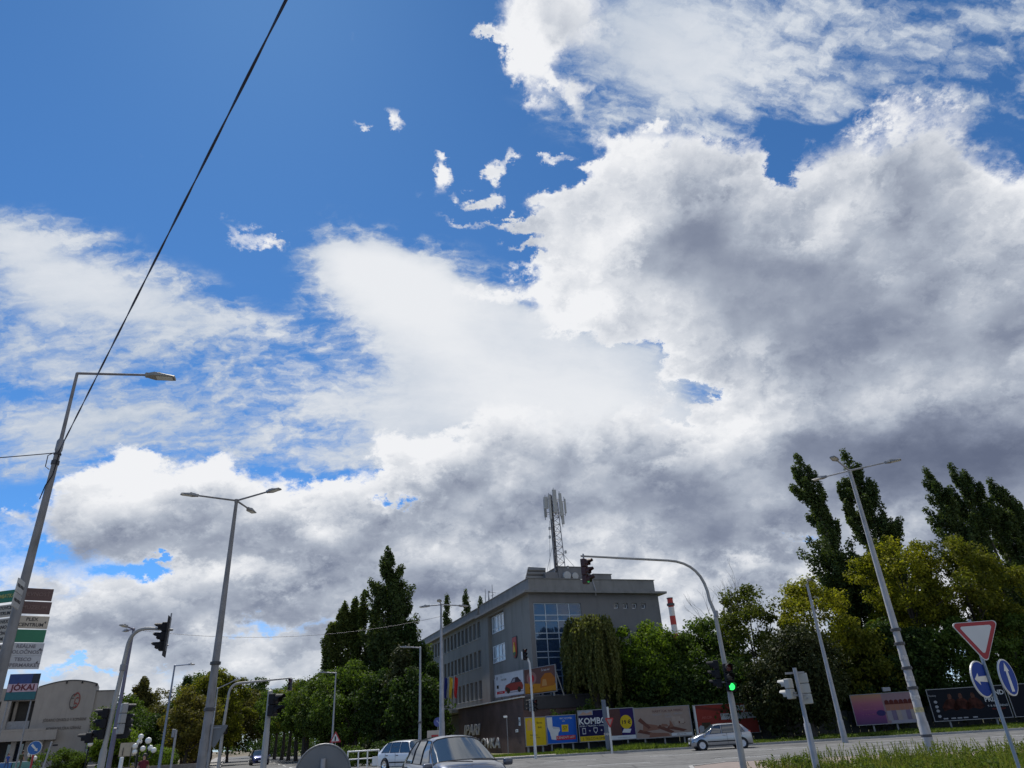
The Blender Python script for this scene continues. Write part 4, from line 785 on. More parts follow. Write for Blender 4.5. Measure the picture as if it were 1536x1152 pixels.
# ---- traffic signals
glow_g = mat('lens_green_lit', (.02, .5, .08), .3, var=0, emit=(.03, 1., .16, 1.6)); glow_dg = mat('lens_green_dim', (.02, .25, .05), .3, var=0, emit=(.02, .6, .1, .25)); lens_r = mat('lens_red_off', (.10, .012, .012), .25, var=0)
visor_red = mat('visor_brown_red', (.055, .018, .016), .5, var=.2)
def signal_head(t, loc, rz, n=3, lit=None, body=black, visor=None, backs=None, s=1., tilt=0.):
    """three section lantern facing its own -y; lens and visor are pieces of the head"""
    o = MB()
    for k in range(n): o.box((0, 0, (n-1-k)*.25*s), (.25*s, .15*s, .244*s), bev=.025)
    ho = o.build('signal_head', body, t); ho.location = loc; ho.rotation_euler = (tilt, 0, rz)
    for k in range(n):
        z = (n-1-k)*.25*s; mq = Matrix.Rotation(R(90), 3, 'X')
        lm = [lens_r, lens_off, lens_off][min(k+3-n, 2)]
        if lit == k: lm = glow_g
        if lit == k+10: lm = glow_dg
        MB().lathe([(.095*s, .074*s), (.09*s, .088*s), (0, .10*s)], 16, (0, 0, z), mq).build('lens', lm, ho, smooth=True)
        v = MB(); P = []; F = []; nn = 12
        for j in range(nn+1):
            a = R(-35)+R(250)*j/nn
            for (rr, yy) in ((.112*s, -.07*s), (.108*s, (-.27 if 20 < math.degrees(a) < 160 else -.17)*s)): P.append((rr*math.cos(a), yy, z+rr*math.sin(a)))
        for j in range(nn): F.append((2*j, 2*j+1, 2*j+3, 2*j+2))
        n0 = len(P); P += [(x*.94, y, z+(zz-z)*.94) for x, y, zz in P]; F += [tuple(n0+i for i in f[::-1]) for f in F[:nn]]
        for j in range(nn): F.append((2*j+1, n0+2*j+1, n0+2*j+3, 2*j+3))
        v.add(P, F).build('visor', visor or body, ho)
    if backs: MB().box((0, .085*s, (n-1)*.125*s), (.56*s, .02, (n*.25+.3)*s), bev=.04).build('backboard', backs, ho)
    MB().tube([(0, .07, .02), (0, .16, .02)], .02, 6).build('bracket', dullsteel, ho)
    return ho
def bent(p0, top, tip, r0, r1, rr=.9, collar=None, n=8):
    """upright that bends over into an arm"""
    P = [Vector(p0), Vector((p0[0], p0[1], (p0[2]+top[2])*.5))]; top = Vector(top); tip = Vector(tip); d = (tip-top).normalized()
    a = top-Vector((0, 0, rr)); b = top+d*rr
    for k in range(n+1):
        f = k/n; P.append(a*(1-f)**2+top*2*f*(1-f)+b*f*f)
    P.append(b.lerp(tip, .55)); P.append(tip)
    rad = [r0, r0*.92]+[r0*.72]*(n+1)+[r1*1.1, r1]; return P, rad
sg = thing('traffic_signal', 'near cantilever signal with a lit green light on its pole', 'traffic signal', (5.75, 22, 0), 0, 'traffic signals')
tipv = Vector((1.77, 21.2, 6.3))-Vector((5.75, 22, 0)); topv = (-.12, 0, 6.05)
P, rad = bent((0, 0, -.1), topv, tipv, .095, .030, 1.15)
P[1] = Vector((0, 0, 2.2)); P.insert(2, Vector((0, 0, 2.25))); rad.insert(2, .076); P.insert(3, Vector((-.02, 0, 4.5))); rad.insert(3, .056); rad[4:] = [.05-.0018*q for q in range(len(rad)-6)]+[.034, .028]
MB().tube(P, rad, 14).build('pole', mat('signal_pole_grey', (.36, .35, .33), .6, .2, var=.12, vscale=3, dirt=.3), sg, smooth=True)
MB().lathe([(.055, 4.38), (.072, 4.4), (.072, 4.56), (.055, 4.58)], 14).build('collar', dullsteel, sg)
hz0 = 2.45
signal_head(sg, (5.76-5.75, -.15, hz0), R(5), 3, 2)
signal_head(sg, (-.24, .12, hz0+.12), R(-100), 3, None)
signal_head(sg, (tipv.x+.08, tipv.y, tipv.z-.72), R(62), 3, 12, visor_red, visor_red)
MB().tube([tipv+Vector((.08, 0, -.85)), tipv+Vector((.08, 0, .06))], .025, 6).build('hanger', dullsteel, sg)
# left cantilever
sl_ = thing('traffic_signal', 'left cantilever signal with black backed heads over the road', 'traffic signal', (-11.17, 20, 0), 0, 'traffic signals')
x0 = -11.17; tp = Vector((-9.86, 20, 4.68))-Vector((x0, 20, 0))
P, rad = bent((0, 0, -.1), (.12, 0, 4.82), tp, .085, .03, .55); P[1] = Vector((0, 0, 1.75)); rad[1] = .085; P.insert(2, Vector((0, 0, 1.85))); rad.insert(2, .062); rad[3:] = [.055-.0014*q for q in range(len(rad)-5)]+[.036, .03]
MB().tube(P, rad, 14).build('pole', MATS['signal_pole_grey'], sl_, smooth=True); MB().lathe([(.05, 3.68), (.075, 3.7), (.075, 3.85), (.05, 3.87)], 14, (.095, 0, 0)).build('collar', dullsteel, sl_)
hp = Vector((-10.04, 20, 4.29))-Vector((x0, 20, 0))
signal_head(sl_, (hp.x-.05, 0, hp.z-.02), R(-72), 3, None, black, black, black)
MB().tube([(hp.x+.05, .02, hp.z-.15), (hp.x+.06, .02, hp.z+.85)], .022, 6).build('hanger', dullsteel, sl_)
lp = Vector((-11.31, 20, 2.21))-Vector((x0, 20, 0))
signal_head(sl_, (lp.x+.02, 0, lp.z-.05), R(-80), 3, None, black, black); signal_head(sl_, (lp.x-.24, -.1, lp.z-.12), R(-80), 1, None, black, black)
signal_head(sl_, (.28, .1, lp.z+.05), R(130), 3, None, mat('signal_back_grey', (.30, .30, .30), .5), black); signal_head(sl_, (.34, .15, lp.z-.05), R(180), 2, None, black, black)
# far cantilever over the side street
sf = thing('traffic_signal', 'far cantilever signal with long thin arm over the side street', 'traffic signal', (-20.28, 50, 0), 0, 'traffic signals')
x0 = -20.28; tp = Vector((-16.05, 50, 5.72))-Vector((x0, 50, 0))
P, rad = bent((0, 0, -.1), (.1, 0, 5.58), tp, .11, .05, .7); MB().tube(P, rad, 10).build('pole', MATS['signal_pole_grey'], sf, smooth=True)
signal_head(sf, (tp.x, -.1, tp.z-.66), R(0), 3, None, mat('signal_grey_violet', (.10, .09, .11), .5), darkgrey)
signal_head(sf, (.2, -.1, 2.69), R(40), 2, None, black)
# short pedestrian signal
sp_ = thing('traffic_signal', 'short pedestrian signal pole with two black visors near the blue car', 'traffic signal', (-7.3, 21, 0), 0, 'traffic signals')
MB().tube([(0, 0, -.1), (0, 0, 2.0), (0, 0, 2.02), (0, 0, 3.02)], [.085, .08, .07, .068], 14).lathe([(.06, 3.0), (.075, 3.02), (0, 3.08)], 12).build('pole', MATS['signal_pole_grey'], sp_, smooth=True)
signal_head(sp_, (.13, -.04, 2.52), R(75), 2, None, black, black, s=1.15)
# pole by the school corner
sc_ = thing('traffic_signal', 'slim white signal pole before the brick wall with its upper head bent left', 'traffic signal', (0.06, 52, 0), 0, 'traffic signals')
h_ = 6.33
MB().tube([(0, 0, -.1), (0, 0, 2), (0, 0, h_-.9), (-.03, 0, h_-.4), (-.15, 0, h_-.12), (-.3, 0, h_)], [.10, .085, .07, .065, .06, .055], 10).build('pole', mat('white_pole', (.60, .60, .58), .5, .1, var=.08), sc_, smooth=True)
signal_head(sc_, (-.34, -.05, h_-.1), R(35), 3, None, black, black); MB().box((-.52, .08, h_+.1), (.1, .3, .5), bev=.02).build('plate', pvc, sc_)
signal_head(sc_, (.17, -.1, 2.96), R(20), 3, None, black, black)
signal_head(sc_, (-.17, .05, 2.97), R(-90), 3, None, mat('signal_back_grey2', (.2, .2, .2), .5), black)
# signal seen from behind on the near right
sb = thing('traffic_signal', 'grey backed signal seen from behind in the tall grass', 'traffic signal', (7.04, 20, 0), 0, 'traffic signals')
MB().tube([(0, 0, -.1), (0, 0, 1.4), (0, 0, 1.43), (0, 0, 2.74)], [.085, .08, .055, .05], 14).build('pole', steel, sb, smooth=True)
pb_ = mat('signal_back_pale', (.42, .41, .38), .6, var=.12)
signal_head(sb, (.2, .12, 1.98), R(165), 3, None, pb_, pb_); signal_head(sb, (-.2, .12, 2.12), R(225), 2, None, pb_, pb_)
MB().box((0, .06, 2.62), (.5, .03, .05)).box((0, .06, 2.08), (.5, .03, .05)).build('bracket', dullsteel, sb)
# ---- road signs
sred = mat('sign_red', (.36, .02, .025), .4, var=.05); swhite = mat('sign_white', (.62, .60, .56), .4, var=.05); sblue = mat('sign_blue', (.010, .045, .26), .6, var=.05, spec=.2); sback = mat('sign_back_grey', (.17, .175, .18), .55, .3, var=.12)
def tri(s): return [(-s/2, s*.2887), (s/2, s*.2887), (0, -s*.5774)]
def rtri(s, r=.05, flip=1):
    """triangle with rounded corners, point down (flip=1) or up"""
    P = []; T = tri(s-2*r*1.73); 
    for (x, z), a0 in zip(T, (90, -30, 210)):
        for k in range(5): a = R(a0+120-120*k/4) if a0 != 210 else R(330-120*k/4); P.append((x+r*math.cos(a), z+r*math.sin(a)))
    Q = [(x, z*flip) for x, z in P]; return Q if flip > 0 else Q[::-1]
def disc(r, n=36): return [(r*math.cos(2*math.pi*k/n), -r*math.sin(2*math.pi*k/n)) for k in range(n)]
gw = thing('give_way_sign', 'red and white give way triangle above two round blue arrow signs', 'road sign', (8.12, 13.5, 0), R(-6))
MB().tube([(0, 0, -.1), (0, 0, 3.0)], .03, 10).build('post', mat('post_blue_grey', (.22, .27, .33), .45, .5, var=.1), gw, smooth=True)
cz = 2.72; cx0 = .04
MB().prism(rtri(.82), -.055, -.03, None, (cx0, 0, cz)).build('triangle_rim', swhite, gw); MB().prism(rtri(.785), -.059, -.055, None, (cx0, 0, cz)).build('triangle_red', sred, gw); MB().prism(rtri(.57, .03), -.063, -.059, None, (cx0, 0, cz)).build('triangle_white', swhite, gw)
arrow = [(-.24, 0), (-.10, .095), (-.10, .04), (.23, .055), (.23, -.055), (-.10, -.04), (-.10, -.095)]
for k, (dx, dz, an, yaw) in enumerate(((-.19, 2.0, 0, 38), (.25, 2.0, -90, 42))):
    mr_ = Matrix.Rotation(R(yaw), 3, 'Z')
    b_ = MB().prism(disc(.30), -.045, -.02, mr_, (dx, -.06, dz)).build('round_sign', swhite, gw)
    MB().prism(disc(.278), -.049, -.045, mr_, (dx, -.06, dz)).build('blue_field', sblue, b_)
    ar = [(x*math.cos(R(an))-z*math.sin(R(an)), x*math.sin(R(an))+z*math.cos(R(an))) for x, z in arrow]
    MB().prism(ar, -.053, -.049, mr_, (dx, -.06, dz)).build('arrow', swhite, b_)
rb = thing('round_sign', 'grey back of a round road sign behind the small traffic island', 'road sign', (-2.57, 9.5, 0), R(8))
MB().prism(disc(.325), .0, .02, None, (0, 0, 1.28)).build('plate', sback, rb); MB().tube([(.325*math.cos(a/18*math.pi), .0, 1.28+.325*math.sin(a/18*math.pi)) for a in range(37)], .012, 6).build('rim', sback, rb)
MB().box((0, -.02, 1.32), (.34, .03, .04), bev=.005).build('bracket', dullsteel, rb); MB().tube([(0, -.035, -.1), (0, -.035, 1.45)], .03, 10).build('post', steel, rb)
MB().box((0, -.07, 1.32), (.09, .02, .06), bev=.005).build('clamp', steel, rb)
tb = thing('triangle_sign', 'grey back of a point down triangular sign beside the tall pole', 'road sign', (-11.75, 28, 0), R(4))
MB().prism(rtri(.9), 0, .02, None, (.12, 0, 2.19)).build('plate', sback, tb); MB().tube([(0, -.04, -.1), (0, -.04, 2.5)], .045, 10).tube([(-.3, -.02, .0), (-.02, -.03, 1.6)], .05, 8).build('post', dullsteel, tb)
MB().box((.08, -.02, 2.37), (.5, .03, .04)).build('bracket', dullsteel, tb)
wt = thing('warning_sign', 'small red bordered warning triangle under the left poplars', 'road sign', (-14.89, 58, 0), R(-4))
z_ = 1.96
MB().prism(rtri(.9, .04, -1), -.03, 0, None, (0, 0, z_)).build('plate', sred, wt); MB().prism(rtri(.62, .03, -1), -.035, -.03, None, (0, 0, z_)).build('field', swhite, wt); MB().box((0, -.04, z_), (.1, .01, .3)).build('symbol', black, wt); MB().tube([(0, .04, -.1), (0, .04, z_+.2)], .03, 8).build('post', steel, wt)
pk2 = thing('blue_round_sign', 'blue round sign on a post before the school entrance', 'road sign', (-7.16, 58, 0), R(10))
z_ = 2.66
MB().prism(disc(.32), -.03, 0, None, (0, 0, z_)).build('plate', mat('sign_violet_blue', (.05, .07, .25), .4), pk2); MB().prism([(x*.7, z*.7) for x, z in arrow], -.035, -.03, Matrix.Rotation(R(45), 3, 'Y'), (0, 0, z_)).build('arrow', mat('sign_pale_blue', (.25, .28, .45), .4), pk2); MB().tube([(0, .04, -.1), (0, .04, z_+.2)], .03, 8).build('post', dullsteel, pk2)
kl = thing('keep_right_sign', 'blue keep right arrow sign with red and white post at the theatre', 'road sign', (-27.32, 42, 0), R(20))
z_ = 2.31
MB().prism(disc(.34), -.03, 0, None, (0, 0, z_)).build('plate', swhite, kl); MB().prism(disc(.32), -.034, -.03, None, (0, 0, z_)).build('field', mat('sign_light_blue', (.02, .12, .36), .4), kl); MB().prism(arrow[::1], -.038, -.034, Matrix.Rotation(R(-135), 3, 'Y') @ Matrix.Identity(3), (0, 0, z_)).build('arrow', swhite, kl); MB().tube([(0, .04, -.1), (0, .04, z_)], .05, 8).build('post', sred, kl); MB().box((0, -.05, 1.12), (.3, .06, .3), bev=.02).build('marker', swhite, kl)
fg = thing('give_way_sign', 'small give way triangle on the white post between the billboards', 'road sign', (5.27, 53, 0), R(30))
z_ = 1.96
MB().tube([(0, .05, -.1), (0, .05, 2.87)], .07, 8).build('post', MATS['white_pole'], fg, smooth=True); MB().prism(rtri(.75), -.03, 0, None, (0, 0, z_)).build('triangle_rim', sred, fg); MB().prism(rtri(.45, .03), -.035, -.03, None, (0, 0, z_)).build('triangle_white', mat('sign_dull_pink', (.30, .20, .19), .5), fg)
bl = thing('pylon_sign', 'narrow blue grey pylon leaning before the dark blue billboard', 'sign', (5.1, 54, 0), R(25))
h_ = 3.35
MB().box((0, 0, h_/2), (.30, .12, h_), bev=.02).build('panel', mat('pylon_blue', (.09, .12, .17), .5), bl); text('lettering', 'PARK', .22, swhite, bl, (0, -.066, h_*.35), 0, .003)
# low white railing by the verge, thin post at the brick wall
rl = thing('railing', 'low white pipe railing at the edge of the dark trees', 'railing', (-12.3, 56, 0), R(4))
for x in (-1.1, -.35, .3, 1.1): MB().tube([(x, 0, 0), (x, 0, 1.05)], .05, 8).build('post', white_paint, rl)
MB().tube([(-1.13, 0, 1.05), (1.13, 0, 1.05)], .05, 8).build('top_rail', white_paint, rl); MB().tube([(-1.1, 0, .55), (1.1, 0, .55)], .04, 8).build('middle_rail', white_paint, rl); MB().box((.85, -.1, .35), (.35, .3, .6), bev=.03).build('box', white_paint, rl)
tp_ = thing('slim_post', 'thin post with a small white head before the brick wall', 'post', (-2.01, 60, 0))
MB().tube([(0, 0, 0), (0, 0, 2.68)], .035, 6).build('post', brownsteel, tp_); MB().box((-.1, 0, 2.77), (.3, .12, .14), bev=.03).build('head', white_paint, tp_)
cs = thing('camera_post', 'short grey post with a small dark camera near the theatre shrubs', 'post', (-29.31, 46, 0))
MB().tube([(0, 0, 0), (.35, 0, 2.66)], .05, 8).build('post', steel, cs); MB().box((.6, 0, 2.46), (.25, .14, .1), bev=.02).build('camera', black, cs)
pgs = thing('footway_post', 'grey post with a round mirror plate on the footway', 'post', (-24.29, 52, 0))
MB().tube([(0, 0, 0), (0, 0, 3.05)], .08, 8).build('post', steel, pgs); MB().box((-.15, 0, 2.85), (.2, .2, .5), bev=.03).build('box', dullsteel, pgs)
rs = thing('round_sign', 'small round sign back far along the footway', 'road sign', (-41.76, 90, 0))
MB().tube([(0, .03, 0), (0, .03, 2.4)], .04, 8).build('post', dullsteel, rs); MB().prism(disc(.36), 0, .02, None, (0, 0, 2.41)).build('plate', sback, rs)
nb = thing('notice_board', 'leaning pale notice board on dark posts in the planted square', 'notice board', (-36.87, 70, 0.3), R(15))
MB().box((0, 0, 2.19-.3), (1.4, .05, 1.1)).build('panel', mat('board_cream', (.42, .38, .30), .7), nb)
for x in (-.4, .3, .78): MB().box((x, -.05, 1.0), (.06, .06, 2.1)).build('post', darkgrey, nb)
wbx = tag(MB().box((-19.19, 36, 1.29), (.14, .14, .62), R(-20), bev=.03).build('bollard', white_paint), 'short white bollard by the footway left of the walker in red', 'bollard')
stn = thing('advert_stand', 'pavement stand with an orange drink poster by the school entrance', 'advert stand', (-7.28, 57, 0), R(14))
MB().box((0, 0, 1.15), (1.1, .12, 1.9)).build('panel', mat('stand_paper', (.42, .38, .33), .6), stn); MB().box((0, -.065, 1.0), (1.1, .01, .9)).build('lower_print', mat('stand_brown', (.16, .06, .05), .6), stn)
MB().prism([(-.2, .6), (.2, .6), (.24, 1.75), (-.24, 1.75)], -.085, -.075).build('glass_print', mat('stand_orange', (.55, .22, .02), .5), stn); MB().prism([(-.24, 1.55), (.24, 1.55), (.25, 1.8), (-.25, 1.8)], -.095, -.087).build('cap_print', sred, stn)
for x in (-.5, .5): MB().box((x, .02, .1), (.06, .3, .2)).build('foot', darkgrey, stn)
for k, (c_, lab, dx) in enumerate((((.01, .02, .14), 'dark blue flag beside the lamp pole at the entrance', 0.), ((.55, .40, .04), 'yellow flag between the blue and red flags', .42), ((.45, .02, .02), 'red flag furthest right at the entrance', .85))):
    fl = thing('flag', lab, 'flag', (-7.5+dx-.2, 66+dx*.3, 4.1), R(10+8*k), 'flags over the entrance')
    MB().tube([(0, 0, 0), (.1, -.2, 2.3)], .03, 6).build('pole', steel, fl); V_ = []; F_ = []
    for i in range(7):
        for j in range(9): V_.append((.09+.30*i/6*(1-.25*j/8)+.03*math.sin(j*.8+i), -.2+.09*math.sin(i*1.9+j*.35), 2.25-1.7*j/8-.12*i/6))
    for i in range(6):
        for j in range(8): F_.append((i*9+j, i*9+j+1, i*9+j+10, i*9+j+9))
    MB().add(V_, F_).build('cloth', mat('flag_cloth_'+'abc'[k], c_, .8, var=.1), fl, smooth=True)

# ---------------------------------------------------------------- billboards along the fence and on the roof
def bb(name, label, a, b, zb, zt, rz_extra=0., base=0., legs=(.15, .5, .85), back=None, thick=.1):
    a, b = Vector(a[:2]+(0,)), Vector(b[:2]+(0,)); c = (a+b)/2; L = (b-a).length; rz = math.atan2(b.y-a.y, b.x-a.x)+rz_extra
    t = thing(name, label, 'billboard', (c.x, c.y, base), rz); t['w'] = L
    MB().box((0, thick/2+.01, (zb+zt)/2-base), (L, thick, zt-zb)).build('panel', back or darkgrey, t)
    lg = [MB().box(((f-.5)*L, thick+.1, (zt-base)/2), (.12, .12, zt-base)).build('leg', dullsteel, t) for f in legs]
    fr = MB()
    for z in (zb-base, zt-base): fr.box((0, -.005, z), (L+.08, .07, .05))
    for x in (-L/2, L/2): fr.box((x, -.005, (zb+zt)/2-base), (.05, .07, zt-zb-.06))
    fr.build('frame', dullsteel, t)
    def rect(nm, x0, x1, z0, z1, m, d=1):
        """print on the face; x and z run 0..1 over the panel"""
        return MB().box(((x0+x1)/2*L-L/2, -.004*d-.006, zb-base+(z0+z1)/2*(zt-zb)), ((x1-x0)*L, .004, (z1-z0)*(zt-zb))).build(nm, m, t)
    def poly(nm, pts, m, d=2): return MB().prism([(x*L-L/2, zb-base+z*(zt-zb)) for x, z in pts], -.004*d-.009, -.004*d-.006).build(nm, m, t)
    def tx(s, x, z, size, m, d=3, sh=0., al='CENTER', ws=1., bold=0.): return text('lettering', s, size, m, t, (x*L-L/2, -.004*d-.011, zb-base+z*(zt-zb)), 0, .0015, al, sh, ws, bold)
    return t, rect, poly, tx, L
pr_ = lambda n, c, r=.5, v=.06: mat('print_'+n, c, .75, var=v, spec=.15)
yellow = pr_('yellow', (.60, .42, .02)); navy = pr_('navy', (.012, .012, .06)); blue_ = pr_('blue', (.02, .11, .46)); whit = pr_('white', (.62, .62, .62)); rd = pr_('red', (.48, .03, .04)); purple = pr_('purple', (.035, .02, .10)); inkd = pr_('ink', (.06, .045, .03)); brownp = pr_('brown', (.10, .05, .045)); greyp = pr_('grey', (.33, .33, .35))
t, rect, poly, tx, L = bb('billboard', 'yellow billboard panel beside the brick corner', (-0.62, 60.3), (1, 61), .62, 2.62)
rect('ground_print', 0, 1, 0, 1, yellow); tx('Burza', .7, .80, .2, inkd); tx('škôl', .7, .64, .2, inkd); tx('Komárno', .4, .38, .17, inkd); tx('15. – 16. november', .45, .28, .11, brownp); poly('figure_print', [(.1, .55), (.3, .55), (.34, .8), (.22, .95), (.1, .85)], pr_('peach', (.55, .32, .12)))
t, rect, poly, tx, L = bb('billboard', 'blue billboard with a white toilet and a price square', (1.07, 61), (3.46, 61.4), .68, 2.66)
rect('ground_print', 0, 1, 0, 1, blue_)
poly('toilet_print', [(.02, .95), (.20, .95), (.20, .60), (.42, .55), (.44, .46), (.38, .38), (.34, .12), (.14, .16), (.10, .40), (.03, .6)], whit, 2); poly('seat_print', [(.18, .62), (.42, .57), (.44, .52), (.22, .52)], pr_('pale_grey', (.45, .47, .5)), 3)
tx('WC KOMBI', .66, .88, .2, whit); tx('SET', .58, .78, .14, whit); rect('price_print', .50, .72, .40, .66, yellow, 2); tx('57', .61, .53, .34, inkd); rect('strap_print', .30, .94, .12, .27, rd, 3); tx('CENOVÝ HIT!', .62, .195, .24, whit, 4)
t, rect, poly, tx, L = bb('billboard', 'navy KOMBÓ billboard with a yellow 19 euro disc', (3.61, 61), (8.04, 61), .69, 2.90)
rect('ground_print', 0, .56, 0, 1, navy); rect('phone_ground_print', .56, .76, .0, 1, brownp); rect('offer_ground_print', .76, 1, .0, 1, purple); rect('top_print', 0, .27, .84, 1, pr_('photo_grey', (.30, .33, .38)), 2); poly('photo_print', [(.02, .85), (.1, .96), (.16, .9), (.25, .97), (.26, .85)], pr_('skin', (.42, .27, .2)), 3)
tx('KOMBÓ', .26, .64, .62, whit, bold=.015); tx('MOBIL + TELEVÍZIA + INTERNET', .27, .49, .155, whit); rect('strap_print', .01, .56, .0, .17, yellow, 2); tx('S TELCO KOMBÓ', .28, .085, .26, inkd, 3)
poly('phone_icon', [(.06, .24), (.12, .24), (.12, .43), (.06, .43)], whit, 2); poly('phone_screen', [(.068, .26), (.112, .26), (.112, .41), (.068, .41)], navy, 3); tx('+', .19, .33, .3, whit); poly('shield_icon', [(.26, .43), (.33, .43), (.33, .32), (.295, .24), (.26, .32)], whit, 2); poly('shield_field', [(.268, .41), (.322, .41), (.322, .33), (.295, .27), (.268, .33)], navy, 3); tx('+', .40, .33, .3, whit)
poly('screen_icon', [(.45, .27), (.54, .27), (.54, .41), (.45, .41)], whit, 2); poly('disc_print', [(.85+.105*math.cos(a*math.pi/14), .55+.225*math.sin(a*math.pi/14)) for a in range(28)], yellow, 2); tx('19 €', .85, .54, .40, inkd, bold=.01); rect('foot_print', .56, 1, .0, .13, whit, 2); tx('www.telekom.sk', .78, .065, .14, greyp)
poly('hand_print', [(.76, .22), (.9, .2), (.93, .32), (.8, .34)], whit, 2)
t, rect, poly, tx, L = bb('billboard', 'pale brown billboard with stacked planks and tiles', (8.08, 61), (12.54, 61.3), .66, 2.82)
beige = pr_('beige', (.33, .25, .21)); wood = pr_('wood', (.24, .12, .085)); wood2 = pr_('wood_dark', (.14, .06, .045)); rect('ground_print', 0, 1, 0, 1, beige)
for k, (x, z, w_, dz) in enumerate(((.02, .08, .34, .12), (.22, .02, .38, .1), (.05, .3, .22, .28), (.12, .22, .30, .22), (.38, .12, .3, .2), (.45, .34, .14, .05), (.55, .16, .36, .12), (.6, .3, .08, .2), (.7, .4, .2, .06))):
    poly('plank_print', [(x, z), (x+w_, z+dz*.2), (x+w_-.03, z+dz*.6+.05), (x+.02, z+dz+.06)] if k % 2 else [(x, z+dz), (x+w_*.8, z), (x+w_, z+.05), (x+.05, z+dz+.1)], wood if k % 2 else wood2, 2+k % 3)
for i, (x, z) in enumerate(((.66, .5), (.74, .5), (.70, .36), (.80, .42))): poly('tile_print', [(x, z), (x+.075, z), (x+.075, z+.16), (x, z+.16)], pr_('tile', (.40, .31, .26)), 5)
tx('NÁBYTOK NA MIERU', .6, .86, .26, wood2, 3); tx('PODLAHY  •  DVERE  •  OBKLADY', .6, .75, .16, greyp); tx('DLAŽBY', .62, .66, .16, greyp); rect('foot_print', .62, .99, .03, .12, whit, 6); tx('0905 123 456', .8, .075, .13, inkd, 7)
t, rect, poly, tx, L = bb('billboard', 'red billboard with white lettering behind the silver hatchback', (12.83, 61.2), (17.91, 61.6), .6, 2.78)
redb = pr_('dull_red', (.26, .04, .03)); rect('ground_print', 0, 1, 0, 1, redb); poly('dark_print', [(.0, .9), (.55, .72), (.62, .78), (.0, 1.0)], pr_('roof', (.14, .03, .025)), 2); rect('edge_print', .0, .035, .0, 1, whit, 4)
tx('STREJEK', .76, .83, .50, whit, 4, bold=.02); rect('strap_print', .42, 1, .48, .68, pr_('strap', (.45, .45, .46)), 3); tx('STAVEBNINY A DOM', .7, .58, .24, brownp, 4); tx('AKCIA', .2, .58, .28, pr_('pink', (.45, .12, .1)), 4); rect('door_print', .1, .24, .05, .42, inkd, 3); tx('-25 %', .62, .34, .3, pr_('pink', (.4, .1, .1)), 4); poly('worker_print', [(.05, .0), (.12, .0), (.13, .3), (.08, .34), (.05, .28)], greyp, 5)
t, rect, poly, tx, L = bb('billboard', 'pink and violet billboard with a row of faces under the trees', (25.33, 61), (30.36, 60.4), .66, 2.82, legs=(.25, .6, .95))
rect('ground_print', 0, 1, 0, 1, pr_('magenta', (.20, .035, .14))); g0 = bpy.data.materials.new('print_sunset'); g0.use_nodes = True
def grad():
    nt = g0.node_tree; b = nt.nodes['Principled BSDF']; b.inputs['Roughness'].default_value = .5; tc = nt.nodes.new('ShaderNodeTexCoord'); sp = nt.nodes.new('ShaderNodeSeparateXYZ'); nt.links.new(tc.outputs['Generated'], sp.inputs[0])
    r = nt.nodes.new('ShaderNodeValToRGB'); nt.links.new(sp.outputs[2], r.inputs[0]); e = r.color_ramp.elements; e[0].color = (.07, .02, .11, 1); e[1].color = (.42, .22, .10, 1); q = e.new(.35); q.color = (.20, .03, .16, 1); q = e.new(.7); q.color = (.36, .10, .15, 1); nt.links.new(r.outputs[0], b.inputs['Base Color'])
grad(); rect('sunset_print', 0, .46, 0, 1, g0, 2); tx('Festival', .22, .66, .26, pr_('rose', (.42, .16, .22)), 3); tx('INŠPIRÁCIE', .24, .5, .2, MATS['print_rose']); tx('6. – 8. september', .22, .34, .14, MATS['print_rose'])
rect('crowd_ground_print', .46, 1, .0, 1, pr_('stage', (.30, .20, .22)), 2); rect('crowd_lower_print', .52, 1, .0, .42, pr_('shirt', (.32, .30, .36)), 3)
for k in range(7):
    x = .52+.07*k; poly('face_print', [(x-.03, .42), (x+.03, .42), (x+.034, .62), (x, .72), (x-.034, .62)], pr_('face', (.36, .17, .12)), 4); poly('hair_print', [(x-.035, .62), (x+.035, .62), (x+.03, .74), (x, .78), (x-.03, .74)], pr_('hair', (.12, .03, .025)), 5); poly('torso_print', [(x-.04, .1), (x+.04, .1), (x+.035, .42), (x-.035, .42)], pr_('cloth'+str(k % 3), [(.34, .30, .33), (.20, .16, .24), (.40, .33, .30)][k % 3]), 5)
poly('flower_print', [(.40+.07*math.cos(a*.7), .36+.1*math.sin(a*.7)) for a in range(9)], pr_('indigo', (.05, .04, .14)), 5)
tag(MB().box((28.29, 60.9, 3.09), (.62, .2, .3), bev=.03).build('floodlight', greyp), 'small pale floodlight box above the pink and violet billboard', 'floodlight')
t, rect, poly, tx, L = bb('billboard', 'black GRAND PRIX billboard behind the blue arrow signs', (30.92, 60), (36.32, 59), .62, 2.85, legs=(.2, .8))
blk = pr_('black', (.010, .012, .018)); rect('ground_print', 0, 1, 0, 1, blk)
for k, (x, h) in enumerate(((.28, .3), (.42, .34), (.58, .28))):
    poly('torso_print', [(x-.12, .30), (x-.03, .36), (x+.05, .30), (x+.12, .38), (x+.08, .58), (x+.03, .68), (x-.05, .66), (x-.09, .56), (x-.13, .44)], pr_('stage_red', (.05, .016, .012), .7, .8), 2); poly('face_print', [(x-.022, .66), (x+.02, .67), (x+.028, .75), (x+.015, .83), (x-.015, .83), (x-.028, .75)], pr_('stage_skin', (.10, .045, .032), .7, .6), 3)
tx('GRAND', .84, .78, .46, whit, 4, bold=.01); tx('PRIX', .80, .58, .46, whit, 4, bold=.01); tx('9. 8. KOMÁRNO', .86, .38, .2, whit, 4); tx('VSTUP VOĽNÝ', .86, .28, .15, pr_('rust', (.3, .05, .03)), 4); tx('Reality', .06, .8, .2, greyp, 4)
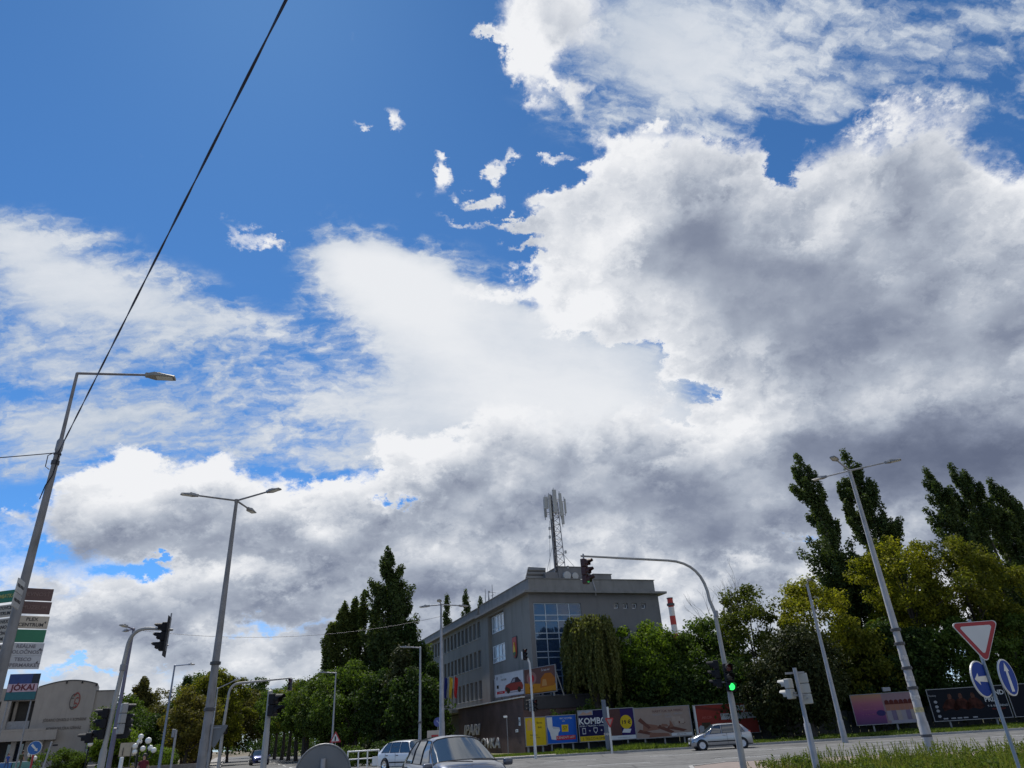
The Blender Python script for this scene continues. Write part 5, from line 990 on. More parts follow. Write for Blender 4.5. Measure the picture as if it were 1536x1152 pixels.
for z in (.6, .45, .32, .15): poly('icon', [(.08+.025*math.cos(a), z+.05*math.sin(a)) for a in range(6)], greyp, 3)
for x in (.12, .22, .30, .38, .50): rect('sponsor_print', x, x+.06, .05, .09, greyp, 3)
t, rect, poly, tx, L = bb('billboard', 'plain black billboard at the edge right of GRAND PRIX', (36.52, 59), (42.54, 58.6), .62, 2.85, legs=(.2, .8)); rect('ground_print', 0, 1, 0, 1, blk)
# two boards on the annex roof
t, rect, poly, tx, L = bb('roof_billboard', 'white roof billboard with a red car above the brick annex', (-3.32, 71), (-0.54, 66.3), 4.62, 6.62, base=4.2)
rect('ground_print', 0, 1, 0, 1, whit); tx('Nová', .24, .86, .15, greyp); tx('OKTAVIA', .32, .72, .24, inkd); poly('badge_print', [(.08+.035*math.cos(a), .82+.09*math.sin(a)) for a in range(6)], greyp); rect('strap_print', .06, .34, .14, .25, rd, 3); tx('AUTOSALÓN', .2, .195, .13, whit, 4); rect('code_print', .06, .13, .38, .52, inkd, 3)
poly('car_print', [(.36, .20), (.95, .20), (.97, .36), (.93, .50), (.70, .55), (.52, .53), (.38, .46), (.35, .34)], pr_('car_red', (.30, .055, .04)), 3); poly('car_roof_print', [(.54, .52), (.64, .72), (.80, .74), (.92, .52)], pr_('car_dark', (.07, .05, .055)), 4); poly('car_glass_print', [(.58, .54), (.66, .68), (.72, .69), (.70, .55)], greyp, 5)
for x in (.47, .84): poly('wheel_print', [(x+.06*math.cos(a*.524), .22+.12*math.sin(a*.524)) for a in range(12)], inkd, 5)
poly('grille_print', [(.37, .26), (.46, .26), (.45, .38), (.37, .38)], inkd, 6); rect('shadow_print', .36, .97, .12, .17, greyp, 3)
t, rect, poly, tx, L = bb('roof_billboard', 'brown and orange roof billboard with a loaf of bread', (-0.49, 66.2), (2.16, 62.4), 4.5, 6.55, base=4.2)
rect('ground_print', 0, 1, 0, 1, pr_('choc', (.15, .075, .06))); poly('table_print', [(0, .0), (1, .0), (1, .3), (.5, .36), (0, .46)], pr_('amber', (.52, .22, .02)), 2)
poly('loaf_print', [(.5, .2), (.95, .24), (.98, .5), (.86, .72), (.68, .74), (.54, .56)], pr_('crust', (.40, .13, .02)), 3); poly('slice_print', [(.56, .26), (.72, .26), (.70, .5), (.6, .52)], pr_('crumb', (.5, .25, .08)), 4); poly('badge_print', [(.24+.16*math.cos(a*.39), .62+.26*math.sin(a*.39)) for a in range(16)], pr_('badge_tan', (.30, .16, .13)), 3); poly('badge_inner', [(.24+.09*math.cos(a*.52), .60+.16*math.sin(a*.52)) for a in range(12)], rd, 4); tx('PEKÁREŇ', .22, .24, .18, pr_('dark_amber', (.2, .09, .01)), 4)
tx('Čo Vaša chuť', .70, .86, .22, whit, 4); rect('foot_print', 0, 1, .0, .05, MATS['print_dark_amber'], 4)
tag(MB().tube([(2.2, 62.3, 5.95), (2.74, 63, 4.17)], .05, 6).build('strut', steel), 'thin steel strut propping the bread billboard', 'strut')
# dark board fence behind the billboards
fe = thing('fence', 'dark board fence behind the row of billboards', 'fence', (2.2, 62.3, 0)); fm = mat('fence_dark', (.03, .032, .03), .8, var=.2)
f0 = None
for k in range(78):
    if f0 is None: f0 = MB().box((0, 0, .85), (.62, .03, 1.7)).build('board', fm, fe)
    q = f0 if k == 0 else f0.copy()
    if k: C.objects.link(q)
    q.location = (.65*k, -.012*k*.65+.02*(k % 2), .04*((k*7) % 3)); q.parent = fe

# ---------------------------------------------------------------- cars
cglass = glassmat('car_glass', (.03, .045, .06), .03); chrome = mat('chrome', (.6, .6, .62), .15, 1., var=0); lampg = mat('headlamp_glass', (.55, .58, .62), .08, var=.1, coat=.5); tail_r = mat('tail_lamp', (.32, .015, .015), .15, var=0)
def carpaint(n, c, met=.4): return mat('car_paint_'+n, c, .28, met, var=.03, coat=1.)
def car(name, label, loc, rz, S, paint, wheels, wr=.31, trim=None, hub='five', rails=False, handles=((-.2,), (-1.15,)), lamp_z=.66, low=.2):
    """body lofted through stations (x_low, x_top, belt, top, half width, roof half width); front is +x. 'G' marks glazed bays"""
    t = thing(name, label, 'car', loc, rz, 'cars on the road')
    rows = 11; V = []; N = len(S)
    def section(s):
        xl, xt, zb, zt, w, wt = s[:6]; P = []
        P += [(xl, w*.86, low), (xl, w*.97, low+.07), (xl, w, low+.26), (xl, w*.995, zb-.18), (xl, w*.965, zb-.04), (xl, w*.93, zb)]
        dz = zt-zb
        if dz < .12:
            P += [(xl+(xt-xl)*.3, w*.90, zb+dz*.3), (xl+(xt-xl)*.6, w*.84, zb+dz*.6), (xt, w*.7, zb+dz*.85), (xt, w*.4, zb+dz*.97), (xt, 0, zt)]
        else:
            f = lambda k: xl+(xt-xl)*k
            P += [(f(.5), (w*.93+wt)/2+.015, zb+dz*.5), (f(.9), wt, zb+dz*.88), (xt, wt*.82, zt-.02), (xt, wt*.45, zt+.015), (xt, 0, zt+.025)]
        return P
    sec = [section(s) for s in S]
    idx = [[len(V)+i*(2*rows-1)+j for j in range(2*rows-1)] for i in range(N)]
    for P in sec: V += P+[(x, -y, z) for x, y, z in P[-2::-1]]
    M_ = 2*rows-1; body = MB(); glass = {}; F = []
    for i in range(N-1):
        g = S[i][6] if len(S[i]) > 6 else ''
        for j in range(M_-1):
            jj = j if j < rows-1 else M_-2-j
            f = (i*M_+j, i*M_+j+1, (i+1)*M_+j+1, (i+1)*M_+j)
            side = jj in (5, 6); top = jj >= 7
            if 'S' in g and side: glass.setdefault(('window', i, j < rows-1), []).append(f)
            elif 'W' in g and (jj >= 6): glass.setdefault(('windscreen' if i > N/2 else 'rear_window', i, True), []).append(f)
            else: F.append(f)
    F += [tuple(j for j in range(M_-1, -1, -1)), tuple((N-1)*M_+j for j in range(M_))]
    body.add(V, F); b = body.build('body', paint, t, smooth=48)
    b.data.update()
    bv = b.modifiers.new('soft', 'BEVEL'); bv.width = .02; bv.segments = 2; bv.limit_method = 'ANGLE'; bv.angle_limit = R(35)
    for (nm, i, sgn), fs in glass.items():
        g = MB(); ids = sorted({q for f in fs for q in f}); mp = {q: k for k, q in enumerate(ids)}
        cy = lambda p: Vector(p)
        g.add([V[q] for q in ids], [tuple(mp[q] for q in f) for f in fs]); go = g.build(nm, cglass, t, smooth=60)
        # black rubber line round the glass
        loops = {}
        for f in fs:
            for a_, b_ in zip(f, f[1:]+f[:1]): k = (min(a_, b_), max(a_, b_)); loops[k] = loops.get(k, 0)+1
        sm = MB()
        for (a_, b_), c_ in loops.items():
            if c_ == 1: sm.tube([V[a_], V[b_]], .014, 4, False)
        sm.build('seal', black, go)
    for wx in wheels:
        for sd in (1, -1):
            w = S[N//2][4]; y = sd*(w-.075)
            arch = MB(); arch.lathe([(wr+.055, -.09), (wr+.055, .012), (0, .012)], 24, (wx, sd*(w-.004), wr), Matrix.Rotation(R(-90*sd), 3, 'X')); arch.build('wheel_arch', black, t)
            o = MB().lathe([(wr*.66, -.1), (wr*.93, -.1), (wr, -.06), (wr, .06), (wr*.93, .1), (wr*.66, .1)], 28, (0, 0, 0), Matrix.Rotation(R(90), 3, 'X'), False); wo = o.build('wheel', rubber, t, smooth=True); wo.location = (wx, y+sd*.03, wr)
            MB().lathe([(wr*.67, .04), (0, .03)], 24, (0, 0, 0), Matrix.Rotation(R(-90*sd), 3, 'X')).build('wheel_well', darkgrey, wo)
            rim = MB(); mr = Matrix.Rotation(R(-90*sd), 3, 'X'); rim.lathe([(wr*.56, .085), (wr*.66, .10), (wr*.68, .085), (wr*.6, .06)], 28, (0, 0, 0), mr)
            for k in range(5):
                a = 2*math.pi*k/5+.3; wd = .3 if hub == 'disc' else .16
                P = [(math.cos(a-wd*1.6)*wr*.18, math.sin(a-wd*1.6)*wr*.18), (math.cos(a-wd)*wr*.62, math.sin(a-wd)*wr*.62), (math.cos(a+wd)*wr*.62, math.sin(a+wd)*wr*.62), (math.cos(a+wd*1.6)*wr*.18, math.sin(a+wd*1.6)*wr*.18)]
                n0 = [mr @ Vector((x, yy, .09)) for x, yy in P]+[mr @ Vector((x, yy, .06)) for x, yy in P]; rim.add(n0, [(0, 1, 2, 3), (0, 4, 5, 1), (1, 5, 6, 2), (2, 6, 7, 3), (3, 7, 4, 0)])
            rim.lathe([(wr*.24, .06), (wr*.22, .10), (0, .105)], 14, (0, 0, 0), mr); rim.build('rim', chrome if hub != 'disc' else mat('hubcap', (.62, .62, .64), .4, .1, var=.05), wo, smooth=True)
    fx = S[-1][0]; rx = S[0][0]; w = S[N//2][4]
    for sd in (1, -1):
        MB().box((fx-.235, sd*w*.70, lamp_z-.03), (.38, .26, .14), R(-24*sd), bev=.05).build('headlight', lampg, t, smooth=True)
        MB().box((rx+.13, sd*w*.84, lamp_z+.16), (.16, .13, .30), R(12*sd), bev=.04).build('tail_light', tail_r, t, smooth=True)
        m_ = MB(); mx = S[-4][0]-.28; m_.box((mx, sd*(w+.11), S[-4][2]+.07), (.13, .24, .16), R(-8*sd), bev=.05); mo = m_.build('mirror', trim or paint, t, smooth=True); MB().box((mx-.068, sd*(w+.115), S[-4][2]+.07), (.006, .19, .12)).build('mirror_glass', chrome, mo)
        for (hx,) in handles: MB().box((hx, sd*(w+.005), S[N//2][2]-.13), (.19, .03, .035), bev=.01).build('door_handle', trim or paint, t)
        MB().box(((wheels[0]+wheels[1])/2, sd*(w+.006), .46), (abs(wheels[1]-wheels[0])-2*wr-.16, .022, .06), bev=.008).build('side_trim', black, t)
        gp = MB()
        for (hx,) in handles: gp.box((hx-.16, sd*(w-.002), .62), (.012, .012, .62))
        gp.build('door_gap', black, t)
        if rails: MB().tube([(.0, sd*S[N//2][5]*.93, S[N//2][3]-.03), (-.12, sd*S[N//2][5]*.95, S[N//2][3]+.02), (-1.2, sd*S[N//2][5]*.95, S[N//2][3]+.01), (-1.35, sd*S[N//2][5]*.92, S[N//2][3]-.05)], .017, 6).build('roof_rail', black, t)
    MB().box((fx-.03, 0, .34), (.10, w*1.25, .2), bev=.03).build('grille', black, t); MB().box((fx+.02, 0, .42), (.02, .50, .11), bev=.004).build('number_plate', white_paint, t)
    MB().box((rx-.0, 0, .62), (.04, .50, .11), bev=.004).build('number_plate', white_paint, t)
    for sd in (1, -1): MB().tube([(S[-4][0]+.02, .32+sd*.3, S[-4][3]+.03), (S[-4][0]-.07, -.28+sd*.3, S[-4][3]+.075)], .010, 4).build('wiper', black, t)
    return t
def stations(L, belt, roof, w, wt, hood=.92, nose=.78, cowl=.95, rs=-.25, rear=-1.0, tail=.0):
    f, r = L/2, -L/2
    return [(r, r+.02, belt-.22, belt-.18, w*.86, w*.7), (r+.06, r+.10, belt-.05, belt+.02, w*.94, w*.75, 'W'),
            (r+.14, rear-.05, belt, roof-.07, w*.97, wt*.93), (r+.42, rear+.12, belt-.01, roof-.03, w*.99, wt*.97, 'S'), (-1.02, -.92, belt-.02, roof-.01, w, wt, ''), (-.95, -.85, belt-.02, roof-.005, w, wt, 'S'),
            (-.08, -.10, belt-.03, roof, w, wt, ''), (-.01, -.03, belt-.03, roof, w, wt, 'S'), (cowl-.28, rs, belt-.045, roof-.03, w, wt*.96, ''), (cowl-.18, rs+.09, belt-.05, roof-.05, w, wt*.94, 'W'),
            (cowl, cowl+.05, belt-.06, hood+.03, w*.995, w*.8), (f-.55, f-.55, hood-.14, hood-.04, w*.98, w*.78), (f-.2, f-.22, nose-.10, nose-.0, w*.93, w*.72), (f-.05, f-.07, nose-.20, nose-.10, w*.82, w*.64), (f, f, .46, .52, w*.74, w*.55)]
silver = carpaint('silver', (.36, .37, .39), .65); white_c = carpaint('white', (.74, .74, .73), 0.); slate = carpaint('slate', (.045, .055, .085), .5); blue_c = carpaint('blue', (.01, .02, .13), .4)
# silver hatchback going left on the far lane
S = stations(3.78, .93, 1.42, .82, .60, .92, .76, .96, .28, -1.30)
car('hatchback_car', 'silver five door hatchback passing the red billboard', (11.68, 49.2, 0), R(180-3), S, silver, (-1.22, 1.25), .285, None, 'disc', handles=((-.18,), (-1.08,)))
# white hatchback turning behind the dark car
S = stations(4.4, .98, 1.57, .88, .64, .98, .82, 1.25, .5, -1.42)
car('hatchback_car', 'white hatchback with black rear pillar half hidden by the dark car', (-7.29, 46, 0), R(-42), S, white_c, (-1.33, 1.37), .33, black)
# dark blue grey car nearest the camera
S = stations(4.42, 1.04, 1.62, .90, .63, 1.06, .86, 1.12, .16, -1.45)
car('suv_car', 'dark slate blue crossover in front of the brick wall, its windscreen towards us', (-2.12, 20.2, 0), R(-90+22), S, slate, (-1.33, 1.32), .35, None)
# small blue car coming out of the side street
S = stations(4.2, .95, 1.46, .87, .64, .94, .78, 1.05, .35, -1.6)
car('blue_car', 'small dark blue car coming down the side street', (-30.44, 86, 0), R(-66), S, blue_c, (-1.28, 1.30), .31)

# ---------------------------------------------------------------- people
skin = mat('skin', (.42, .24, .17), .55, var=.06)
def person(label, loc, rz, top, legs_c, hair_c, H=1.7, stride=.16, bag=None, dress=False):
    t = thing('person', label, 'person', loc, rz); s = H/1.75
    J = {'pel': (0, 0, .95), 'waist': (0, -.01, 1.10), 'chest': (0, 0, 1.30), 'neck': (0, .0, 1.47), 'head0': (0, -.015, 1.56), 'head1': (0, -.01, 1.66), 'crown': (0, .01, 1.735)}
    E_ = [('pel', 'waist', ), ('waist', 'chest'), ('chest', 'neck'), ('neck', 'head0'), ('head0', 'head1'), ('head1', 'crown')]
    Rr = {'pel': (.16, .11), 'waist': (.135, .10), 'chest': (.17, .11), 'neck': (.055, .055), 'head0': (.075, .09), 'head1': (.085, .10), 'crown': (.05, .06)}
    for sd, n in ((1, 'r'), (-1, 'l')):
        y = -stride*sd
        J.update({n+'hip': (.09*sd, 0, .88), n+'knee': (.10*sd, y*.6-.03, .50), n+'ank': (.10*sd, y*1.0+.05, .09), n+'toe': (.11*sd, y*1.0-.13, .035), n+'sh': (.19*sd, 0, 1.40), n+'elb': (.245*sd, y*-.5+.03, 1.12), n+'wr': (.25*sd, y*-1.0-.05, .88), n+'hand': (.245*sd, y*-1.0-.08, .79)})
        E_ += [('pel', n+'hip'), (n+'hip', n+'knee'), (n+'knee', n+'ank'), (n+'ank', n+'toe'), ('chest', n+'sh'), (n+'sh', n+'elb'), (n+'elb', n+'wr'), (n+'wr', n+'hand')]
        Rr.update({n+'hip': (.095, .10), n+'knee': (.06, .062), n+'ank': (.04, .045), n+'toe': (.04, .03), n+'sh': (.06, .06), n+'elb': (.042, .042), n+'wr': (.03, .032), n+'hand': (.035, .022)})
    K = list(J); me = bpy.data.meshes.new('body'); me.from_pydata([J[k] for k in K], [(K.index(a), K.index(b)) for a, b in E_], [])
    o = bpy.data.objects.new('body', me); C.objects.link(o)
    md = o.modifiers.new('s', 'SKIN'); md.use_smooth_shade = True; o.modifiers.new('d', 'SUBSURF').levels = 2
    for k, v in zip(K, me.skin_vertices[0].data): v.radius = Rr[k]
    me.skin_vertices[0].data[0].use_root = True
    dg = bpy.context.evaluated_depsgraph_get(); me2 = bpy.data.meshes.new_from_object(o.evaluated_get(dg)); o.modifiers.clear(); o.data = me2
    mats = [skin, top, legs_c, darkgrey]
    for m in mats: me2.materials.append(m)
    for p in me2.polygons:
        z = p.center.z; ax = abs(p.center.x)
        p.material_index = 3 if z < .10 else 2 if z < .96 and ax < .2 else 1 if z < 1.46 and (ax < .2 or z > 1.22) else 0
    o.parent = t; o.scale = (s, s, s); o.name = 'body'
    h = MB(); h.lathe([(.105, 1.60), (.118, 1.66), (.10, 1.74), (.05, 1.785), (0, 1.79)], 12, (0, .025, 0)); h.box((0, .085, 1.58), (.15, .05, .16), bev=.02); ho = h.build('hair', hair_c, t, smooth=True); ho.scale = (s, s, s)
    f = MB(); f.add([(-.012, -.105, 1.60), (.012, -.105, 1.60), (0, -.125, 1.598), (0, -.10, 1.64)], [(0, 1, 2), (0, 2, 3), (1, 3, 2)]); fo = f.build('nose', skin, t); fo.scale = (s, s, s)
    e = MB()
    for sd in (-1, 1): e.box((.034*sd, -.104, 1.645), (.02, .012, .01))
    e.box((0, -.102, 1.568), (.045, .01, .01)); eo = e.build('face', darkgrey, t); eo.scale = (s, s, s)
    if dress:
        d = MB().lathe([(.235, .52), (.20, .8), (.165, 1.05), (.185, 1.28), (.12, 1.43)], 18, m=Matrix.Diagonal((1, .72, 1))).build('dress', top, t, smooth=True); d.scale = (s, s, s)
    return t
maroon = mat('cloth_maroon', (.13, .012, .022), .85); hair_d = mat('hair_dark', (.03, .02, .015), .6); hair_b = mat('hair_blond', (.30, .19, .08), .6)
person('person in a dark red dress walking by the white bollard', (-20.14, 40, 0), R(10), maroon, skin, hair_d, 1.68, .18, dress=True)
person('person in dark clothes with a pack before the theatre balcony', (-55.82, 84, 0.95), R(150), mat('cloth_black', (.03, .03, .035), .85), mat('cloth_grey', (.09, .085, .08), .85), hair_d, 1.85, .12)
tag(MB().box((-55.74, 83.7, 0)[:2]+(2.22,), (.34, .22, .5), R(20), bev=.08).build('backpack', mat('cloth_olive', (.05, .06, .03), .9)), 'dark backpack carried by the person before the theatre balcony', 'backpack')
person('person in a blue top nearest the left edge before the theatre', (-58.7, 86, 0.95), R(70), mat('cloth_blue', (.03, .07, .28), .85), mat('cloth_denim', (.04, .07, .16), .85), hair_d, 1.7, .2)
person('person far down the footway in front of a brown wall', (-49.6, 110, 0), R(0), mat('cloth_dark', (.05, .04, .05), .85), MATS['cloth_grey'], hair_d, 1.7, .1)
tag(MB().box((-52.7, 118, 0)[:2]+(1.4,), (2.2, .4, 2.8), R(20)).build('garden_wall', mat('brown_wall', (.20, .12, .085), .9, var=.2)), 'brown rendered wall at the end of the footway', 'wall')
wl = tag(MB().box((-30.19, 62, 0)[:2]+(.42,), (9, .4, .84), R(-8)).build('low_wall', mat('low_wall_stone', (.17, .15, .13), .9, var=.2)), 'low grey wall edging the planted square behind the walker in red', 'wall')
ml_ = thing('market_stall', 'low blue and teal stall table before the theatre entrance', 'stall', (-59.36, 88, 0.95), R(25))
MB().box((0, 0, .8), (5.5, .9, .06)).build('table_top', white_paint, ml_); MB().box((-1.4, -.46, .42), (2.7, .03, .7)).build('blue_cloth', mat('stall_blue', (.05, .16, .38), .7), ml_); MB().box((1.4, -.46, .42), (2.7, .03, .7)).build('teal_cloth', mat('stall_teal', (.10, .24, .22), .7), ml_)
for x in (-2.6, 2.6): MB().box((x, 0, .4), (.06, .7, .78)).build('leg', dullsteel, ml_)

# ---------------------------------------------------------------- trees
L_green = leafmat('leaf_mid_green', (.058, .098, .018), (.105, .145, .028)); L_dark = leafmat('leaf_dark_green', (.028, .052, .014), (.056, .086, .022)); L_pop = leafmat('leaf_poplar', (.045, .070, .022), (.088, .112, .036), trans=.3)
L_yel = leafmat('leaf_yellow_green', (.15, .165, .017), (.27, .24, .022), .3, .4); L_yg = leafmat('leaf_olive_yellow', (.085, .105, .016), (.18, .165, .022), .3, .4); L_wil = leafmat('leaf_willow', (.10, .115, .036), (.18, .175, .06), .3, .35); L_pine = leafmat('needle_dark', (.026, .036, .012), (.052, .056, .020), .35, .15); L_lime = leafmat('leaf_bright', (.085, .145, .016), (.145, .19, .026), .3, .4); L_olive = leafmat('leaf_olive', (.065, .065, .022), (.12, .105, .03), .3, .35)
bark = mat('bark', (.075, .06, .048), .95, var=.25, vscale=5, bump=.5, bscale=18); bark_pale = mat('bark_pale', (.22, .20, .17), .9, var=.2, vscale=4)
def leaves(rng, ctr, rad, per, size, flat=.8, up=.35, droop=0.):
    """leaf-sized facets scattered through clump volumes, tilted outwards"""
    n = len(ctr); c = np.repeat(ctr, per, 0); r = np.repeat(rad, per)[:, None]; m = len(c)
    o = rng.normal(size=(m, 3)); o /= np.linalg.norm(o, axis=1)[:, None]; o *= (rng.uniform(0, 1, (m, 1))**.45)
    pos = c+o*r*np.array([1, 1, flat]); nrm = o+rng.normal(size=(m, 3))*.75+np.array([0, 0, up]); nrm /= np.linalg.norm(nrm, axis=1)[:, None]
    a = np.cross(nrm, rng.normal(size=(m, 3))); a /= np.linalg.norm(a, axis=1)[:, None]+1e-9
    if droop: a = a*(1-droop)+np.array([0, 0, -1.])*droop; a -= nrm*(a*nrm).sum(1)[:, None]; a /= np.linalg.norm(a, axis=1)[:, None]+1e-9
    b = np.cross(nrm, a); s = size*rng.uniform(.6, 1.3, (m, 1)); l = s*1.0; w = s*.58
    V = np.stack([pos-a*l*.5, pos+b*w*.5+nrm*s*.08, pos+a*l*.5, pos-b*w*.5+nrm*s*.08], 1).reshape(-1, 3)
    return V, np.arange(4*m).reshape(-1, 4)
def limbs(rng, mb, base, tips, r0, k=5):
    for tp in tips[:k]:
        a = Vector(base); b = Vector(tp); mid = a.lerp(b, .5)+Vector((rng.normal()*.25, rng.normal()*.25, .35)); mb.tube([a, mid, b], [r0*.5, r0*.28, r0*.08], 6)
def tree(seed, name, label, loc, H, rx, ry, z0, m, per=150, clumps=90, cr=(.55, 1.2), size=.30, group=None, shape='round', trunk=.22, lean=(0, 0), tm=None, gaps=.0, cat='tree'):
    rng = np.random.default_rng(seed); t = thing(name, label, cat, tuple(loc[:2])+(loc[2] if len(loc) > 2 else 0,), 0, group)
    u = rng.normal(size=(clumps, 3)); u /= np.linalg.norm(u, axis=1)[:, None]
    if shape == 'round': rr = rng.uniform(.35, 1, (clumps, 1))**.55; ct = u*rr; ct[:, 2] = np.where(ct[:, 2] < 0, ct[:, 2]*.95, ct[:, 2])
    elif shape == 'cone': h = rng.uniform(0, 1, clumps)**1.3; an = rng.uniform(0, 6.28, clumps); q = (1-h)*rng.uniform(.4, 1, clumps)**.6; ct = np.stack([q*np.cos(an), q*np.sin(an), h*2-1], 1)
    elif shape == 'dome': ct = u*rng.uniform(.5, 1, (clumps, 1))**.5; ct[:, 2] = np.abs(ct[:, 2])*1.6-.6
    hz = (H-z0)/2; ph = rng.uniform(0, 6.28, 3); an = np.arctan2(ct[:, 1], ct[:, 0])
    lob = 1+.16*np.sin(3*an+ph[0])+.12*np.sin(5*an+ph[1]+ct[:, 2]*3)
    P = np.stack([ct[:, 0]*rx*lob, ct[:, 1]*ry*lob, z0+hz+ct[:, 2]*hz*.94], 1)
    f = np.clip((P[:, 2])/H, 0, 1)**1.5; P[:, 0] += lean[0]*f; P[:, 1] += lean[1]*f
    rad = rng.uniform(cr[0], cr[1], clumps)
    V, F = leaves(rng, P, rad, per, size)
    tk = MB(); top = (lean[0]*.5+rng.normal()*.1, lean[1]*.5, z0+hz*1.1)
    tk.tube([(0, 0, -.2), (0, 0, .25), (rng.normal()*.12, rng.normal()*.1, z0*.6+.4), (top[0]*.5, top[1]*.5, z0+hz*.4), top], [trunk*1.4, trunk, trunk*.82, trunk*.55, trunk*.2], 9)
    order = np.argsort(-P[:, 2]); limbs(rng, tk, (top[0]*.5, top[1]*.5, z0+hz*.25), [P[i] for i in order[::max(1, clumps//9)]], trunk, 9)
    tk.build('trunk', tm or bark, t, smooth=True)
    mesh_np('crown', V, F, m, t); return t
def poplar(seed, label, loc, H, w, plumes, m=None, group='tall poplars', per=46, size=.32, z0=2., wind=(0, 0), name='poplar_tree'):
    """upright plumes of ascending twigs; plumes = (dx, dy, height share, width share)"""
    rng = np.random.default_rng(seed); t = thing(name, label, 'tree', tuple(loc[:2])+(0,), 0, group); Vs, Fs = [], []; o = 0; tk = MB()
    wind = np.array(wind)
    for (dx, dy, hs, ws) in plumes:
        h = H*hs; ww = w*ws; nb = int(46*hs*max(.75, ws)); C_, R_ = [], []
        tk.tube([(dx*.15, dy*.15, -.1), (dx*.6, dy*.6, h*.3), (dx+wind[0]*.3, dy+wind[1]*.3, h*.65), (dx+wind[0], dy+wind[1], h*.97)], [.26*ws+.06, .2*ws+.03, .1*ws+.02, .015], 7)
        for b in range(nb):
            f = rng.uniform(0, 1)**.85; zb = z0+(h-z0)*f*.90; an = rng.uniform(0, 6.28); env = ((1-f**2.4)**.75*min(1, .5+1.6*f)+.10)*ww*rng.uniform(.55, 1.15)
            ln = (1.2+2.6*(1-f))*rng.uniform(.7, 1.2); bx = dx*min(1, zb/h*2)+wind[0]*(zb/h)**2; by = dy*min(1, zb/h*2)+wind[1]*(zb/h)**2
            for q in range(6):
                g = (q+.5)/6; rr_ = env*(g**.6); zz = zb+ln*g*1.15; fz = min(1, zz/h)
                C_.append((bx+math.cos(an)*rr_+wind[0]*.12*g, by+math.sin(an)*rr_, min(zz, h-.1))); R_.append((.46+.28*(1-g))*(.65+.5*ws)*(1.1-.45*fz))
        for q in range(7): g = q/6; C_.append((dx+wind[0]*(.80+.2*g), dy+wind[1]*(.8+.2*g), h*(.91+.075*g))); R_.append((.75*(1-.6*g)+.12)*min(1, .5+.5*ws))
        V, F = leaves(rng, np.array(C_), np.array(R_), per, size, 1.5, .3); Vs.append(V); Fs.append(F+o); o += len(V)
    tk.build('trunk', bark, t, smooth=True); mesh_np('crown', np.concatenate(Vs), np.concatenate(Fs), m or L_pop, t); return t
def willow(seed, label, loc, H, r, m):
    rng = np.random.default_rng(seed); t = thing('willow_tree', label, 'tree', tuple(loc[:2])+(0,), 0)
    P = []; ns = 560; ba = np.arange(24)*2.4+rng.normal(size=24)*.2; bq = rng.uniform(.6, 1.1, 24); bl = rng.uniform(.55, 1.08, 24); bh = rng.normal(size=24)*.4
    for i in range(ns):
        k_ = rng.integers(24); a = ba[k_]+rng.normal()*.2; q = bq[k_]*rng.uniform(.15, 1)**.5; x, y = math.cos(a)*q*r, math.sin(a)*q*r; zt = H-.9*q**2.2*H*.28+rng.normal()*.22+bh[k_]; zt = min(zt, H); ln = (zt-2.0)*min(1, rng.uniform(.55, 1.05)*bl[k_])*(.5+.5*min(q, 1)); n = int(ln/.13)
        cx = x*.05; 
        for k in range(n): g = k/n; P.append((x*(1+.06*math.sin(g*2))+.10*math.sin(g*7+a*3), y+.10*math.cos(g*6+a), zt-ln*g))
    P = np.array(P); V, F = leaves(rng, P, np.full(len(P), .13), 4, .24, 1.2, .0, .75)
    tk = MB(); tk.tube([(0, 0, -.2), (.1, 0, 1.6), (-.05, .1, 3.4)], [.4, .3, .24], 9)
    for k in range(8): a = k*.785; tk.tube([(-.05, .1, 3.2), (math.cos(a)*r*.3, math.sin(a)*r*.3, H*.8), (math.cos(a)*r*.75, math.sin(a)*r*.75, H*.84)], [.16, .09, .03], 6)
    tk.build('trunk', bark, t, smooth=True); mesh_np('crown', V, F, m, t); return t
# --- left: tall poplars and the trees under them
poplar(11, 'tallest dark poplar left of the school', (-14.68, 80), 21.6, 3.2, [(0, 0, 1, 1.15), (.5, .4, .86, .9), (-.6, -.3, .8, .85)], wind=(-.9, 0), per=56)
poplar(12, 'many tipped poplar left of the tallest one', (-19.77, 82), 17.3, 2.5, [(-1.3, 0, .93, .55), (-.2, .5, .96, .5), (.9, -.2, 1., .5), (2.2, .2, .90, .7), (-2.6, .2, .80, .6)], m=leafmat('leaf_poplar_light', (.06, .085, .02), (.12, .14, .036)), wind=(.3, 0), per=44)
poplar(13, 'dark poplar tucked under the tallest one', (-12.68, 78), 12.6, 2.0, [(0, 0, 1, .9), (1.2, 0, .8, .8)], m=L_dark)
Tg = 'trees left of the school'
tree(21, 'leafy_tree', 'broad mid green tree below the many tipped poplar', (-17.43, 76), 9.6, 4.6, 4, 1.2, L_green, group=Tg, clumps=120)
tree(22, 'leafy_tree', 'light green tree at the left foot of the poplars', (-21.63, 80), 8.8, 3.6, 3.5, 1.4, leafmat('leaf_soft_green', (.055, .085, .02), (.09, .12, .03)), group=Tg)
tree(23, 'leafy_tree', 'dark round tree under the tallest poplar', (-13.07, 72), 8.2, 3.6, 3, .8, L_dark, group=Tg, clumps=110)
tree(24, 'pine_tree', 'dark pine between the poplars and the school wing', (-12.1, 70), 9.5, 2.6, 2.4, .6, L_pine, shape='cone', group=Tg)
tree(25, 'spruce_tree', 'dark narrow conifer in front of the school wing', (-9.45, 72), 8.1, 2.0, 2.0, .6, L_dark, shape='cone', group=Tg, clumps=70, cr=(.4, .8))
tree(26, 'leafy_tree', 'shady tree beside the lamp at the wing', (-10.46, 68), 7.2, 2.6, 2.2, .7, L_dark, group=Tg)
